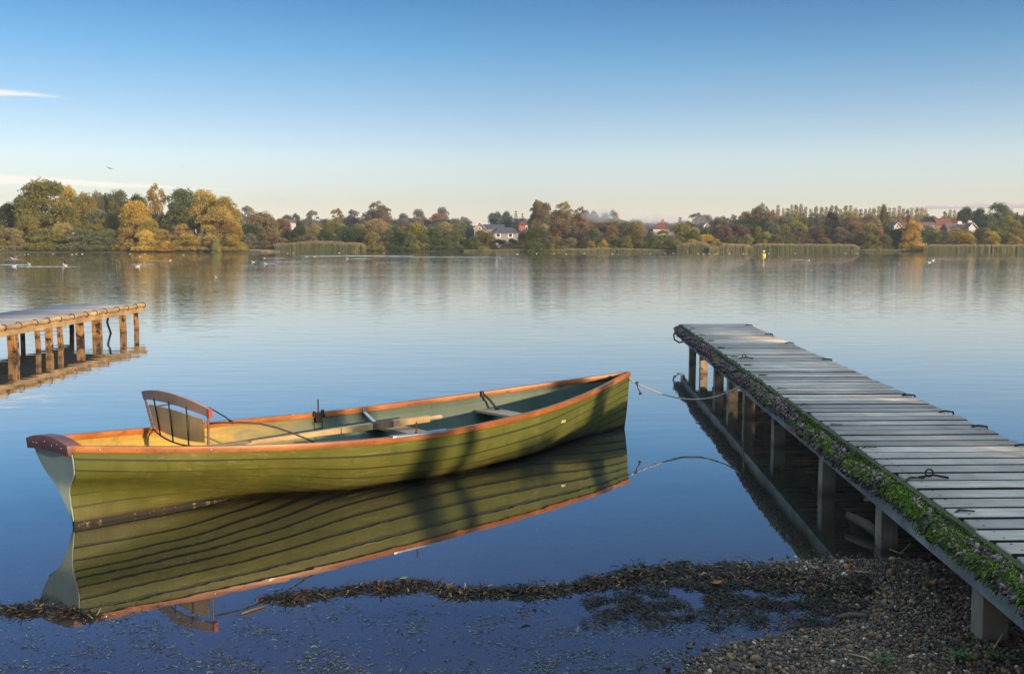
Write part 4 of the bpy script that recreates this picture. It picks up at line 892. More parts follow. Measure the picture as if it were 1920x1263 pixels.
# skyline trees
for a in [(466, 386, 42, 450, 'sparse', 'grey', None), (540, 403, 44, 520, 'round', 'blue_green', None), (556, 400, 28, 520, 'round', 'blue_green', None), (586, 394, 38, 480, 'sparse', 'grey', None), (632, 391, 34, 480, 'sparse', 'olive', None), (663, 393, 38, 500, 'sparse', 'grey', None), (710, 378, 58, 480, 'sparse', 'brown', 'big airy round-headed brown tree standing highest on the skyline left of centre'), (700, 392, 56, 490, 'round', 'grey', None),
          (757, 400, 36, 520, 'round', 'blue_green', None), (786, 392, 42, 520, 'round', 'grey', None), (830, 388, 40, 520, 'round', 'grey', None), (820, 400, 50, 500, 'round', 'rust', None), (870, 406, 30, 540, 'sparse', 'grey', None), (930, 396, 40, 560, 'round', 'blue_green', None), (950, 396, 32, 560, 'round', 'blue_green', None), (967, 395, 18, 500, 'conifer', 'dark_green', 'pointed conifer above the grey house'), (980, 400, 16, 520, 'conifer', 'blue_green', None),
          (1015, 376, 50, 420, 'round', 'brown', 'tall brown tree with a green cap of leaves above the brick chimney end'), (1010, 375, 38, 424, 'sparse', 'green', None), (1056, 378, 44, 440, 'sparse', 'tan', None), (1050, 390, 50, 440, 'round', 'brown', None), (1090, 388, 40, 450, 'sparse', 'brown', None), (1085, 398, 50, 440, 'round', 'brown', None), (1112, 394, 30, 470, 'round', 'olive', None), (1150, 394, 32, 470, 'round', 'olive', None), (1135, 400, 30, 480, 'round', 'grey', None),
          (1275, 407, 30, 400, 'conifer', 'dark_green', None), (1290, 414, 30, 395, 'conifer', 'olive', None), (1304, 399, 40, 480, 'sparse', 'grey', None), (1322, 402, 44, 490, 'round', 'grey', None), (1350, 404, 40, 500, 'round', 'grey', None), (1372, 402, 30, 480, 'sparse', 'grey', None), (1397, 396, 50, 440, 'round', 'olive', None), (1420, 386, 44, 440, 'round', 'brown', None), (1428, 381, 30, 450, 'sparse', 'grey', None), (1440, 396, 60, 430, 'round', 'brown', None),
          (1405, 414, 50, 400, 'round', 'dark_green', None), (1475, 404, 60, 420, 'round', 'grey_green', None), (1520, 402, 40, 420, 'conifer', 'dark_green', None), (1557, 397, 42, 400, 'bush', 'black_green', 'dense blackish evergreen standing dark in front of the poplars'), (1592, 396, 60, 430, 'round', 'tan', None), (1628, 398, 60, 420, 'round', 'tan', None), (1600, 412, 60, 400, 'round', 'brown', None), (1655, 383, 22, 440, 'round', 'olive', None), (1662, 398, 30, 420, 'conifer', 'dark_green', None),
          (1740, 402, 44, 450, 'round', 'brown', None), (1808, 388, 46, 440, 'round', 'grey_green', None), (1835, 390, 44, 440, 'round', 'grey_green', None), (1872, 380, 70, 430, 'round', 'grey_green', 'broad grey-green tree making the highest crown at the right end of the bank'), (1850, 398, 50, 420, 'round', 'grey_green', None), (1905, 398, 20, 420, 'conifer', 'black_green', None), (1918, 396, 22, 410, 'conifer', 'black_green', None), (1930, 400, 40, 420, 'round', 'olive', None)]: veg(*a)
px = 1438
while px < 1800:      # the row of poplars
    if not (1740 < px < 1762): veg(px, (389 if px < 1745 else 395) + random.uniform(-4, 5), random.uniform(14, 19), 470 + random.uniform(-8, 8), 'poplar', random.choice(['tan', 'olive', 'tan', 'brown']), 'poplar')
    px += random.uniform(7.5, 10.5)
# filler of the woods behind, following the skyline
sk = np.array([(455, 400), (520, 408), (600, 404), (680, 402), (760, 406), (830, 402), (870, 411), (900, 418), (930, 402), (1000, 402), (1060, 396), (1100, 399), (1150, 405), (1200, 412), (1260, 414), (1300, 407), (1350, 409), (1380, 406), (1410, 400), (1450, 402), (1660, 402), (1700, 404), (1760, 407), (1800, 402), (1860, 396), (1940, 402)])
px = 452
while px < 1945:
    st = float(np.interp(px, sk[:, 0], sk[:, 1])) + random.uniform(0, 7)
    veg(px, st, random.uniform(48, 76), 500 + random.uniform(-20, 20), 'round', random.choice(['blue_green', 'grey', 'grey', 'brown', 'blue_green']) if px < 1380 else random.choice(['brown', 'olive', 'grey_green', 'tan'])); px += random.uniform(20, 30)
px = 460
while px < 1945:
    st = random.uniform(415, 428)
    if not any(a < px < b for a, b in ((878, 996), (1218, 1270), (1664, 1700), (1764, 1835))): veg(px, st, random.uniform(42, 62), 388 + random.uniform(-6, 8), 'bush', random.choice(['brown', 'olive', 'purple_brown', 'dark_green', 'olive', 'tan', 'grey_green'])); 
    px += random.uniform(22, 30)
# names of the stretches of bank, used in the labels
ZONES = [(-100, 240, 'left wood'), (240, 470, 'golden point'), (470, 690, 'behind left reed bed'), (690, 880, 'between reeds and grey house'), (880, 1030, 'by the grey house'), (1030, 1215, 'smoky bank mid-lake'),
         (1215, 1290, 'by the red hipped roof'), (1290, 1420, 'behind short reed clumps'), (1420, 1620, 'behind longest reed bed'), (1620, 1740, 'by the lone golden tree'), (1740, 1830, 'by the white gabled house'), (1830, 2000, 'right end of bank')]
ORD = ['first', 'second', 'third', 'fourth', 'fifth', 'sixth', 'seventh', 'eighth', 'ninth', 'tenth', 'eleventh', 'twelfth', 'thirteenth', 'fourteenth', 'fifteenth', 'sixteenth', 'seventeenth', 'eighteenth', 'nineteenth', 'twentieth']
def ordw(i): return ORD[i] if i < 20 else (['twenty', 'thirty', 'forty', 'fifty'][(i + 1) // 10 - 2] + ('-' + ORD[(i + 1) % 10 - 1] if (i + 1) % 10 else 'th')).replace('tyth', 'tieth')
def layer(d, kind): return 'front row' if d < 378 and kind == 'bush' else ('middle row' if d < 412 else 'skyline row')
TREES.sort(key=lambda a: a[0])
keyc = {}; tot = {}
NOUN = dict(round='tree', willow='tree', sparse='thin-leaved tree', poplar='poplar', conifer='conifer', bush='bush')
def zone(px): return [z for a, b_, z in ZONES if a <= px < b_][0]
for T in TREES:
    k = (T[5], NOUN[T[4]], zone(T[0]), layer(T[3], T[4])); tot[k] = tot.get(k, 0) + 1
pidx = 0
for T in TREES:
    px, top, wpx, d, kind, colr, lab = T
    if lab == 'poplar': lab = 'slender %s poplar, %s from the left in the poplar row' % (WORD[colr], ordw(pidx)); pidx += 1
    k = (colr, NOUN[kind], zone(px), layer(d, kind)); i = keyc.get(k, 0); keyc[k] = i + 1
    if not lab:
        lab = '%s %s, %s, %s' % (WORD[colr], NOUN[kind], k[3], k[2])
        if tot[k] > 1: lab = ('%s %s %s from the left, %s, %s' % (ordw(i), WORD[colr], NOUN[kind], k[3], k[2]))
    p = aty(px, HOR, d); gz = float(land_z(np.array([[p.x, d]]))[0]) - .1
    h = (HOR - top) / F_PX * d * 1.0 + CAM_H - gz; wd = wpx / F_PX * d
    cm, tm = proto(kind, random.randrange(4)); rz = random.uniform(0, 6.28) if kind != 'willow' else 0
    nm = {'bush': 'bush', 'poplar': 'poplar_tree', 'conifer': 'conifer_tree', 'willow': 'willow_tree'}.get(kind, 'broadleaf_tree'); cat = {'bush': 'bush'}.get(kind, 'tree')
    fx = 1.0 if kind in ('bush',) else 1.0
    r = empty(nm, (p.x, d, gz), (0, 0, rz), lab, cat, {'bush': 'bushes along the far bank', 'poplar': 'poplars in the row behind the right bank'}.get(kind, 'trees along the far bank'))
    wd *= 1.2 if px < 460 else 1.06
    r.scale = (wd, wd, h * 1.02)
    c0 = COLS[colr]; v_ = random.uniform(.85, 1.2); cc = tuple(min(1, c0[j] * v_ * random.uniform(.92, 1.08)) for j in range(3)) + (1,)
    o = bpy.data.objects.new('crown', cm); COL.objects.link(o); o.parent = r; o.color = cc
    o = bpy.data.objects.new('trunk', tm); COL.objects.link(o); o.parent = r
# unseen scrub added beside the camera: shades beach and deck, bands the hull
def shade_shrub(x, y, h, wd, kind, colr, lab):
    cm, tm = proto(kind, 1); r = empty('bush' if kind == 'bush' else 'broadleaf_tree', (x, y, .0), (0, 0, x), lab, 'bush' if kind == 'bush' else 'tree', 'unseen scrub added on the right-hand shore for shade'); r.scale = (wd, wd, h)
    o = bpy.data.objects.new('crown', cm); COL.objects.link(o); o.parent = r; o.color = (*COLS[colr], 1)
    o = bpy.data.objects.new('trunk', tm); COL.objects.link(o); o.parent = r
for a in SHADE_SCRUB: shade_shrub(*a)

# ---------------------------------------------------------------- reeds and bank grass
M_REED = rndmat('reed_stem', [(0, (.06, .085, .04)), (.45, (.14, .17, .075)), (.8, (.28, .24, .12)), (1, (.42, .31, .17))], .8, .3)
M_PLUME = rndmat('reed_plume', [(0, (.20, .17, .11)), (1, (.42, .33, .23))], .9, .4)
def reeds(name, px0, px1, top, d0, d1, n, label, hvar=.15, gold=0.0):
    px = rng.uniform(px0, px1, n); d = rng.uniform(d0, d1, n); x = (px - 960) / F_PX * d
    H = ((HOR - np.interp(px, *top)) / F_PX * d + CAM_H) * rng.uniform(1 - hvar, 1.03, n); H = H * (1 - .22 * np.abs(vnoise(np.column_stack([x, d * .3]), .5, 21)) - .55 * rng.random(n) * np.clip(1 - np.minimum(px - px0, px1 - px) / 12, 0, 1) - .13 * np.abs(rng.normal(0, 1, n)) - .25 * np.clip(vnoise(np.column_stack([x, d * .2]), .16, 33), 0, 1)); H = np.maximum(H, .3)
    wv = rng.uniform(.035, .09, n); lean = rng.normal(.03, .11, n) * H; ly = rng.normal(0, .05, n) * H
    A = np.clip(rng.random(n) * .6 + .25 * vnoise(np.column_stack([x, d]), .12, 2) + gold, 0, 1)
    b0 = np.column_stack([x - wv, d, np.zeros(n) - .1]); b1 = np.column_stack([x + wv, d, np.zeros(n) - .1])
    m0 = np.column_stack([x + lean * .7 - wv, d + ly * .7, H * .82]); m1 = np.column_stack([x + lean * .7 + wv, d + ly * .7, H * .82])
    t0_ = np.column_stack([x + lean - wv * 1.6, d + ly, H * .9]); t1_ = np.column_stack([x + lean + wv * 1.6, d + ly, H * .9]); t2_ = np.column_stack([x + lean * 1.15, d + ly, H]); t3 = np.column_stack([x + lean * .7, d + ly * .7, H * .80])
    V = np.stack([b0, b1, m1, m0, t3, t1_, t2_, t0_], 1).reshape(-1, 3); i = np.arange(n)[:, None] * 8; Fq = np.concatenate([i + [0, 1, 2, 3], i + [4, 5, 6, 7]], 0)
    o = npmesh(name, V, Fq, [M_REED, M_PLUME], mi=np.r_[np.zeros(n, int), np.ones(n, int)], attr=np.repeat(A, 8)); tag(o, label, 'reeds', None, 'stuff')
reeds('reed_bed', 517, 686, ([517, 540, 600, 680, 686], [455, 451, 450, 451, 456]), 341, 350, 7000, 'long green reed bed at the water edge left of centre')
reeds('reed_bed', 1268, 1330, ([1268, 1275, 1320, 1330], [456, 453, 453, 458]), 342, 350, 2600, 'clump of reeds with pinkish tops beside the golden bushes')
reeds('reed_bed', 1328, 1346, ([1328, 1346], [461, 461]), 340, 346, 600, 'low brown reed tuft between two taller clumps', .15, .3)
reeds('reed_bed', 1346, 1408, ([1346, 1360, 1400, 1408], [459, 455, 457, 460]), 340, 349, 2600, 'brown-topped reed clump in front of the light green bushes', .15, .2)
reeds('reed_bed', 1405, 1608, ([1405, 1420, 1600, 1608], [459, 455, 457, 462]), 341, 351, 8000, 'longest reed bed, running below the poplars')
reeds('reed_bed', 1729, 1945, ([1729, 1740, 1900, 1940], [461, 457, 457, 457]), 341, 351, 8000, 'reed bed along the right end of the far shore')
reeds('bank_grass', 455, 525, ([455, 500, 525], [466, 468, 471]), 318, 345, 2500, 'low golden grass on the sandbar at the tip of the left point', .3, .45)
reeds('bank_grass', 870, 1275, ([870, 960, 1040, 1110, 1140, 1275], [467, 466, 467, 464, 464, 467]), 346, 352, 5000, 'low mixed grass fringe along the middle of the far shore', .35, .1)
reeds('bank_grass', 1610, 1730, ([1610, 1730], [466, 466]), 348, 352, 1200, 'short grass fringe below the lone golden tree', .3, .1)
# ---------------------------------------------------------------- houses
M_WALLW = plain('white_render', (.52, .52, .54), .8, 0, .08, 1); M_WALLG = plain('grey_render', (.24, .24, .26), .85, 0, .1, 1); M_BRICK = plain('red_brick', (.30, .12, .075), .85, 0, .25, 3)
M_SLATE = plain('dark_slate', (.055, .055, .065), .6, 0, .3, 2); M_TILE = plain('red_clay_tile', (.15, .055, .04), .8, 0, .3, 2); M_BTILE = plain('brown_clay_tile', (.14, .085, .075), .8, 0, .3, 2); M_GLASS = plain('window_glass', (.03, .035, .045), .1, 0, .2, 3); M_FRAME = plain('white_paint', (.75, .75, .75), .5, 0, .05, 3)
def house(px, d, wd, ln, eave_y, ridge_y, wall, roof, label, hip=0.0, gable_front=False, wins=(), chims=()):
    p = aty(px, HOR, d); ze = (HOR - eave_y) / F_PX * d + CAM_H; zr = (HOR - ridge_y) / F_PX * d + CAM_H; h_ = empty('house', (p.x, d, 0), (0, 0, 0), label, 'house', 'houses behind the far bank')
    b = MB(); x, y = wd / 2, ln / 2; gz = .2
    if gable_front: vs = [(-x, -y, gz), (x, -y, gz), (x, -y, ze), (0, -y, zr - .1), (-x, -y, ze), (-x, y, gz), (x, y, gz), (x, y, ze), (0, y, zr - .1), (-x, y, ze)]; b.add(vs, [(0, 1, 2, 3, 4), (5, 9, 8, 7, 6), (0, 4, 9, 5), (1, 6, 7, 2), (2, 7, 8, 3), (3, 8, 9, 4)])
    else: b.box((0, 0, (gz + ze) / 2), (wd, ln, ze - gz))
    b.build('wall', wall, h_)
    b = MB(); o = .35; t_ = .18
    if gable_front:
        for s in (-1, 1):
            vs = [(s * (x + o), -y - o, ze - .25), (0, -y - o, zr), (0, y + o, zr), (s * (x + o), y + o, ze - .25)]; b.add(vs + [(a, c, e - t_) for a, c, e in vs], [(0, 1, 2, 3), (7, 6, 5, 4), (0, 4, 5, 1), (1, 5, 6, 2), (2, 6, 7, 3), (3, 7, 4, 0)])
    else:
        hx = x - hip
        vs = [(-x - o, -y - o, ze - .1), (x + o, -y - o, ze - .1), (x + o, y + o, ze - .1), (-x - o, y + o, ze - .1), (-hx, 0, zr), (hx, 0, zr)]; b.add(vs, [(0, 1, 5, 4), (1, 2, 5), (2, 3, 4, 5), (3, 0, 4), (3, 2, 1, 0)])
    b.build('roof', roof, h_)
    if gable_front:
        b = MB()
        for s in (-1, 1): b.beam((s * (x + o), -y - o - .06, ze - .3), (0, -y - o - .06, zr - .05), .12, .38, (0, 1, 0))
        b.build('bargeboard', M_FRAME, h_)
    for cx, cy_, w_, h2 in wins:
        zc = (HOR - cy_) / F_PX * d + CAM_H; b = MB(); b.box((cx, -y - .04, zc), (w_, .12, h2)); f = b.build('window', M_FRAME, h_)
        b = MB(); b.box((cx - w_ * .0, -y - .12, zc), (w_ * .62, .06, h2 * .68)); b.build('pane', M_GLASS, f)
    for cx, top_, w_, m in chims:
        zt = (HOR - top_) / F_PX * d + CAM_H; b = MB(); b.box((cx, 0, (zt + ze) / 2), (w_, w_ * .8, zt - ze)); c = b.build('chimney', m, h_); b = MB(); b.tube([(cx - w_ * .2, 0, zt), (cx - w_ * .2, 0, zt + .5)], .18, 8); b.tube([(cx + w_ * .2, 0, zt), (cx + w_ * .2, 0, zt + .5)], .18, 8); b.build('chimney_pot', M_BRICK, c)
house(900, 392, 4.2, 8, 429, 417.5, M_WALLG, M_SLATE, 'house gable with white bargeboards and a small window above the bushes', gable_front=True, wins=((0, 429, 1.4, 1.1),))
house(924, 398, 9, 7, 430, 421, M_WALLG, M_SLATE, 'low dark slate roofed house joined behind the white-edged gable')
house(949, 376, 9.2, 7, 437.5, 426.5, M_WALLG, M_SLATE, 'grey rendered house with a dark roof and two white framed windows', hip=2.2, wins=((-2.9, 441.5, 1.9, 1.7), (1.6, 441.5, 1.9, 1.7)))
house(981, 384, 3.2, 4.5, 422, 416, M_BRICK, M_TILE, 'narrow red brick house end beside the round bush', hip=1.0, wins=((1.15, 429, .8, 2.2),))
house(1242, 405, 8.6, 8, 430, 417.5, M_WALLW, M_TILE, 'house with a red hipped roof and a chimney in the smoke', hip=3.2, chims=((.0, 413.5, 1.1, M_BRICK),))
house(1205, 415, 5, 6, 431, 423, M_WALLG, M_TILE, 'small red roof showing left of the hipped one', hip=1.5)
house(1322, 410, 2.0, 4, 424, 418, M_WALLW, M_SLATE, 'tiny white house wall glimpsed among dark trees', gable_front=True, wins=((0, 424, .7, .8),))
house(1676, 400, 2.6, 6, 424, 418, M_WALLW, M_SLATE, 'small white gable left of the lone golden tree', gable_front=True, wins=((0, 425, 1.2, 1.0),))
house(1689, 404, 5.2, 6, 425, 417.5, M_BRICK, M_TILE, 'red tiled roof just left of the golden tree')
house(1731, 410, 8, 6, 425, 417, M_WALLG, M_BTILE, 'brown tiled roof just right of the golden tree', wins=((2.2, 427, 1.4, 1.2),))
house(1764, 430, 6.5, 6, 422, 409.5, M_BRICK, M_TILE, 'tall brick house end behind the dark roofs')
house(1797, 396, 12.0, 7, 430, 418.5, M_WALLG, M_BTILE, 'long purplish roofed house with a white chimney', chims=((-.1, 415.5, 1.7, M_WALLW), (4.0, 414.5, 1.5, M_WALLW)))
house(1817, 390, 3.0, 5, 427, 418, M_WALLW, M_SLATE, 'white gable with dark eaves on the right bank', gable_front=True)
house(537, 470, 8, 6, 418, 412, M_WALLW, M_BTILE, 'pale roof peeping out of the trees left of centre')

# ---------------------------------------------------------------- birds
M_GW = plain('white_feather', (.78, .78, .76), .7, 0, .05, 20); M_GG = plain('grey_feather', (.36, .38, .42), .7, 0, .1, 20); M_GD = plain('dark_feather', (.03, .03, .035), .6, 0, .2, 20); M_BILL = plain('red_bill', (.35, .06, .03), .5, 0, .1, 20)
def loft(b, rings, n=10, mif=None):
    base = len(b.v)
    for (x, z, ry, rz) in rings:
        for k in range(n): a = 2 * math.pi * k / n; b.v.append((x, ry * math.cos(a), z + rz * math.sin(a)))
    for i in range(len(rings) - 1):
        for k in range(n):
            f = (base + i * n + k, base + i * n + (k + 1) % n, base + (i + 1) * n + (k + 1) % n, base + (i + 1) * n + k); c = sum(b.v[j][2] for j in f) / 4; b.f.append(f); b.mi.append(mif(i, c, rings[i]) if mif else 0)
    b.f.append(tuple(base + k for k in range(n))[::-1]); b.mi.append(0); b.f.append(tuple(base + (len(rings) - 1) * n + k for k in range(n))); b.mi.append(0)
def gull_mesh(dark=False):
    b = MB(); R_ = [(-.21, .085, .004, .004), (-.17, .08, .018, .010), (-.10, .06, .045, .035), (-.02, .04, .062, .055), (.06, .045, .058, .06), (.11, .075, .036, .045), (.130, .105, .026, .032), (.145, .135, .026, .028), (.165, .150, .027, .027), (.185, .150, .019, .019), (.197, .146, .007, .008), (.222, .142, .002, .003)]
    def mi(i, c, r): return 2 if i < 1 or (i < 3 and c > r[1] + .01) else (3 if i >= 9 else (1 if 1 < i < 5 and c > r[1] + .012 else 0))
    loft(b, R_, 10, mi); o = b.build('gull', [M_GD if dark else M_GW, M_GD if dark else M_GG, M_GD, M_BILL], smooth=True); m = o.data; bpy.data.objects.remove(o); return m
GM = gull_mesh(); GDK = gull_mesh(True)
gl_ = [(27, 499), (46, 477), (53, 476.5), (55, 495), (100, 476), (122.5, 497.5), (135, 477), (143, 476), (154, 475.8), (244, 476), (258, 499), (262, 481), (271, 476), (319, 488), (344, 477.7), (405, 519), (475, 491), (496, 483.7), (498, 494), (539, 474.4), (550, 474.4), (575, 480.6), (590, 480.6), (636, 474), (651.5, 485), (720, 474), (970, 476.5), (1006, 475), (1039, 475.4), (1061, 476), (1096, 474.6), (1148, 475.4),
       (1219, 475), (1247, 474.6), (1263, 474.6), (1309, 475), (1319, 476), (1330, 475), (1340, 476), (1344.5, 475), (1368, 475), (1393, 475.4), (1399, 475.8), (1441, 475), (1491, 474.4), (1516, 487.5), (1585.6, 474.6), (1607.5, 474.8), (1742.5, 491.7), (1749.6, 488)]
def gplace(i): return ['on the water below the left wood', 'on the water below the golden point', 'in mid-lake left of centre', 'in mid-lake right of centre', 'on the water by the right reeds'][i]
gz_ = lambda px: 0 if px < 200 else 1 if px < 460 else 2 if px < 960 else 3 if px < 1420 else 4
gn = {}
for px, py in gl_:
    z_ = gz_(px); i = gn.get(z_, 0); gn[z_] = i + 1; o = bpy.data.objects.new('gull', GM); COL.objects.link(o); p = at(px, py + .6, 0); o.location = (p.x, p.y, -.02 + (.0)); o.rotation_euler = (0, 0, random.choice([0, 3.14]) + random.uniform(-.6, .6)); k = random.uniform(.95, 1.2) * (.45 if py > 515 else 1); o.scale = (k, k, k)
    tag(o, 'small white floating gull %s, %s from the left' % (gplace(z_), ordw(i)), 'gull', 'gulls floating on the lake')
def flyer(name, px, py, d, span, yaw, roll, m, label, flap=.25):
    b = MB(); loft(b, [(-.30, .0, .01, .008), (-.18, 0, .05, .02), (0, 0, .055, .05), (.12, .0, .045, .045), (.2, .02, .025, .028), (.27, .03, .028, .026), (.31, .028, .012, .012), (.40, .025, .003, .003)], 8)
    for s in (-1, 1):
        pts = [(.10, .03 * s, .02), (-.10, .03 * s, .02), (-.12, .35 * s, .02 + flap * .35), (.12, .38 * s, .03 + flap * .38), (-.10, .85 * s, .02 + flap * .55), (-.02, .92 * s, .02 + flap * .52)]
        b.add(pts + [(x, y, z - .015) for x, y, z in pts], [(0, 1, 2, 3), (3, 2, 4, 5), (9, 8, 7, 6), (11, 10, 8, 9), (0, 3, 9, 6), (1, 7, 8, 2), (3, 5, 11, 9), (2, 8, 10, 4), (4, 10, 11, 5)])
    o = b.build(name, m, smooth='auto'); p = aty(px, py, d); o.location = p; o.rotation_euler = (roll, 0, yaw); o.scale = (span / 1.8,) * 3; tag(o, label, 'bird'); return o
flyer('heron', 27, 486, 75, 1.5, R(68), R(-8), M_GG, 'grey heron flying low over the water at the far left', .5)
flyer('cormorant', 119, 487, 90, .9, R(170), R(30), M_GD, 'dark bird skimming the water below the left wood', -.6)
flyer('crow', 206, 316, 110, 1.3, R(60), R(15), M_GD, 'dark bird gliding in the sky above the left wood', .1)
flyer('gull', 340, 315, 160, .9, R(20), R(10), M_GG, 'tiny grey bird high above the golden point', .3)
flyer('gull', 1685, 256, 150, 1.0, R(80), R(12), M_GG, 'upper of two faint birds in the right-hand sky', .2)
flyer('gull', 1668, 284, 160, 1.0, R(95), R(-8), M_GG, 'lower of two faint birds in the right-hand sky', .2)
# buoy
p = at(1431.5, 480, 0); by = empty('buoy', p, (0, 0, 0), 'yellow marker buoy with a white ball top off the long reed bed', 'buoy')
b = MB(); b.tube([(0, 0, -.1), (0, 0, .02), (0, 0, .38), (0, 0, .46)], [.30, .42, .40, .2], 16); b.build('float', plain('yellow_buoy_paint', (.75, .48, .06), .5, 0, .1, 5), by, smooth='auto')
b = MB(); b.tube([(0, 0, .45), (0, 0, .58), (0, 0, .68), (0, 0, .88), (0, 0, .98), (0, 0, 1.02)], [.04, .05, .2, .24, .15, .03], 14); b.build('ball_top', M_WALLW, by, smooth='auto')
# wakes of the swimming gulls: long low ridges on the water
for x0, x1, y0, y1, dp in ((244, 290, 495.4, 495.4, 1.6), (250, 283, 499.5, 499.6, 1.0), (281, 319, 488.9, 488.7, 1.0), (0, 60, 496.3, 496.3, 2.0), (14, 150, 500, 499.7, 1.2), (475, 582, 491.6, 491.5, 1.0), (488, 520, 494.8, 494.7, 1.4), (497, 540, 484.4, 484.3, 1.6), (652, 698, 485.4, 485.6, 1.4), (560, 780, 480.4, 479.6, 3.2), (1480, 1516, 487.6, 487.4, 1.2), (700, 760, 492, 492, .9), (5, 44, 487, 487.3, 1.2), (690, 960, 481.8, 482.4, 1.8)):
    b = MB(); n = 24; V = []
    for i in range(n + 1):
        k = i / n; p = at(x0 + (x1 - x0) * k, y0 + (y1 - y0) * k, 0); ww = dp * .6 * math.sin(math.pi * min(1, max(0, k * .96 + .02))) ** .6 * (.7 + .5 * math.sin(i * 2.1) ** 2); hh_ = .03 * ww
        b.v += [(p.x, p.y - ww / 2, -.01), (p.x, p.y, hh_), (p.x, p.y + ww / 2, -.01)]
    for i in range(n): b.f += [(3 * i, 3 * i + 3, 3 * i + 4, 3 * i + 1), (3 * i + 1, 3 * i + 4, 3 * i + 5, 3 * i + 2)]; b.mi += [0, 0]
    tag(b.build('water_wake', M_WATER, smooth=True), kind='structure')

# ================================================================ BEACH: pebbles, wrack, weed, litter
def inpoly_pts(x0, x1, y0, y1, n): return np.column_stack([rng.uniform(x0, x1, n), rng.uniform(y0, y1, n)])
P = inpoly_pts(.1, 3.2, 2.25, 5.2, 125000); d = sdist(P) + .05 * vnoise(P, 6.0)
prob = np.clip((d + .05) / .09, 0, 1); prob = np.where(d < .02, np.maximum(prob * .6, np.clip((d + .22) / .24, 0, 1) ** 2 * .45), prob)
vis = (P[:, 0] < P[:, 1] * .53 + .12) & (P[:, 1] > 2.2); kk = (rng.random(len(P)) < prob) & vis; P = P[kk]; d = d[kk]
sz = np.exp(rng.normal(math.log(.0050), .40, len(P))); big = rng.random(len(P)) < .02; sz[big] *= 1.9
Sz = sz[:, None] * rng.uniform([.75, .6, .45], [1.25, 1.0, .8], (len(P), 3))
z = np.maximum(ground_z(P), np.where(rng.random(len(P)) < .35, -.001, -1)) + sz * .25
M_PEB = rndmat('river_gravel', [(0, (.016, .011, .008)), (.22, (.045, .028, .017)), (.42, (.085, .050, .027)), (.58, (.14, .080, .038)), (.68, (.10, .085, .065)), (.78, (.20, .125, .055)), (.87, (.26, .20, .12)), (.94, (.32, .14, .045)), (.975, (.50, .45, .37))], .42, spec=.5)
m1 = sz > .0058; C = np.column_stack([P, z])
o = blobs('gravel', C[m1], Sz[m1], M_PEB, rng.random(m1.sum()), 2, rough=.06); tag(o, kind='stuff')
o = blobs('fine_gravel', C[~m1], Sz[~m1], M_PEB, rng.random((~m1).sum()), 1, rough=.08); tag(o, kind='stuff')
# strips of rotting weed and reed litter
def strips(C, ln, wd, tilt, m, rnd, name, seg=3, curl=.6, kind='stuff', lab=None):
    n = len(C); a = rng.uniform(0, 6.28, n); t_ = rng.normal(0, tilt, n); V = np.zeros((n, (seg + 1) * 2, 3)); p = C.copy(); da = rng.normal(0, curl, n)
    for i in range(seg + 1):
        dx_, dy_ = np.cos(a), np.sin(a); w_ = wd * (1 - .7 * abs(i / seg - .4)); sd = np.column_stack([-dy_, dx_, rng.normal(0, .35, n)])
        V[:, 2 * i] = p - sd * w_[:, None]; V[:, 2 * i + 1] = p + sd * w_[:, None]
        st = ln / seg; p = p + np.column_stack([dx_ * np.cos(t_), dy_ * np.cos(t_), np.sin(t_)]) * st[:, None]; a = a + da + rng.normal(0, curl * .5, n); t_ = t_ - .35
    V[:, :, 2] = np.maximum(V[:, :, 2], np.minimum(C[:, 2:3], .003)); base = np.arange(n)[:, None] * (seg + 1) * 2
    Fq = np.concatenate([base + [2 * i, 2 * i + 2, 2 * i + 3, 2 * i + 1] for i in range(seg)], 0)
    o = npmesh(name, V.reshape(-1, 3), Fq, m, attr=np.repeat(rnd, (seg + 1) * 2)); return tag(o, lab, None, None, kind)
M_WRACK = rndmat('rotting_weed', [(0, (.007, .007, .008)), (.26, (.018, .014, .012)), (.46, (.045, .026, .016)), (.62, (.022, .034, .016)), (.74, (.085, .046, .022)), (.86, (.16, .10, .05)), (.94, (.30, .22, .12)), (.975, (.28, .07, .02))], .6, spec=.25)
M_WEED = rndmat('floating_weed', [(0, (.012, .016, .014)), (.3, (.035, .045, .036)), (.58, (.09, .11, .085)), (.8, (.20, .23, .18)), (.95, (.24, .18, .10))], .5, spec=.4)
line_px = [(-60, 1150, .5), (0, 1147, 1), (80, 1143, 1), (150, 1150, .8), (185, 1158, .2), (495, 1124, .1), (530, 1122, 1), (590, 1121, 1.2), (650, 1108, .8), (700, 1104, .9), (760, 1098, 1.2), (860, 1108, 1.2), (930, 1110, .8), (1000, 1110, 1.2), (1070, 1106, 1.0), (1110, 1092, 1.2), (1180, 1082, 1.3), (1250, 1077, 1.4), (1330, 1076, 1.5), (1400, 1074, 1.4), (1470, 1084, 1.4), (1540, 1098, 1.3), (1640, 1122, .9)]
Cs = []; 
for (xa, ya, wa), (xb, yb, wb) in zip(line_px[:-1], line_px[1:]):
    if xa > 150 and xb < 500: continue
    n = int((xb - xa) * 13 * (wa + wb) / 2); k = rng.random(n)
    px = xa + (xb - xa) * k; py = ya + (yb - ya) * k; wgt = wa + (wb - wa) * k; off = rng.normal(0, 1, n); brk = vnoise(np.column_stack([px / 34, py / 30]), 1.0, 12)
    for x_, y_, w_, o_, b__ in zip(px, py, wgt, off, brk):
        if b__ < -.12 - .3 * (w_ > 1.3) and random.random() < .75: continue
        y2 = y_ + (o_ * (4.4 if w_ < 1.25 else 6.2) + b__ * 10) * w_; q = at(x_, y2, 0); Cs.append((q.x, q.y, max(0, .009 * w_ * math.exp(-o_ * o_ * 1.2) * rng.random() + .002)))
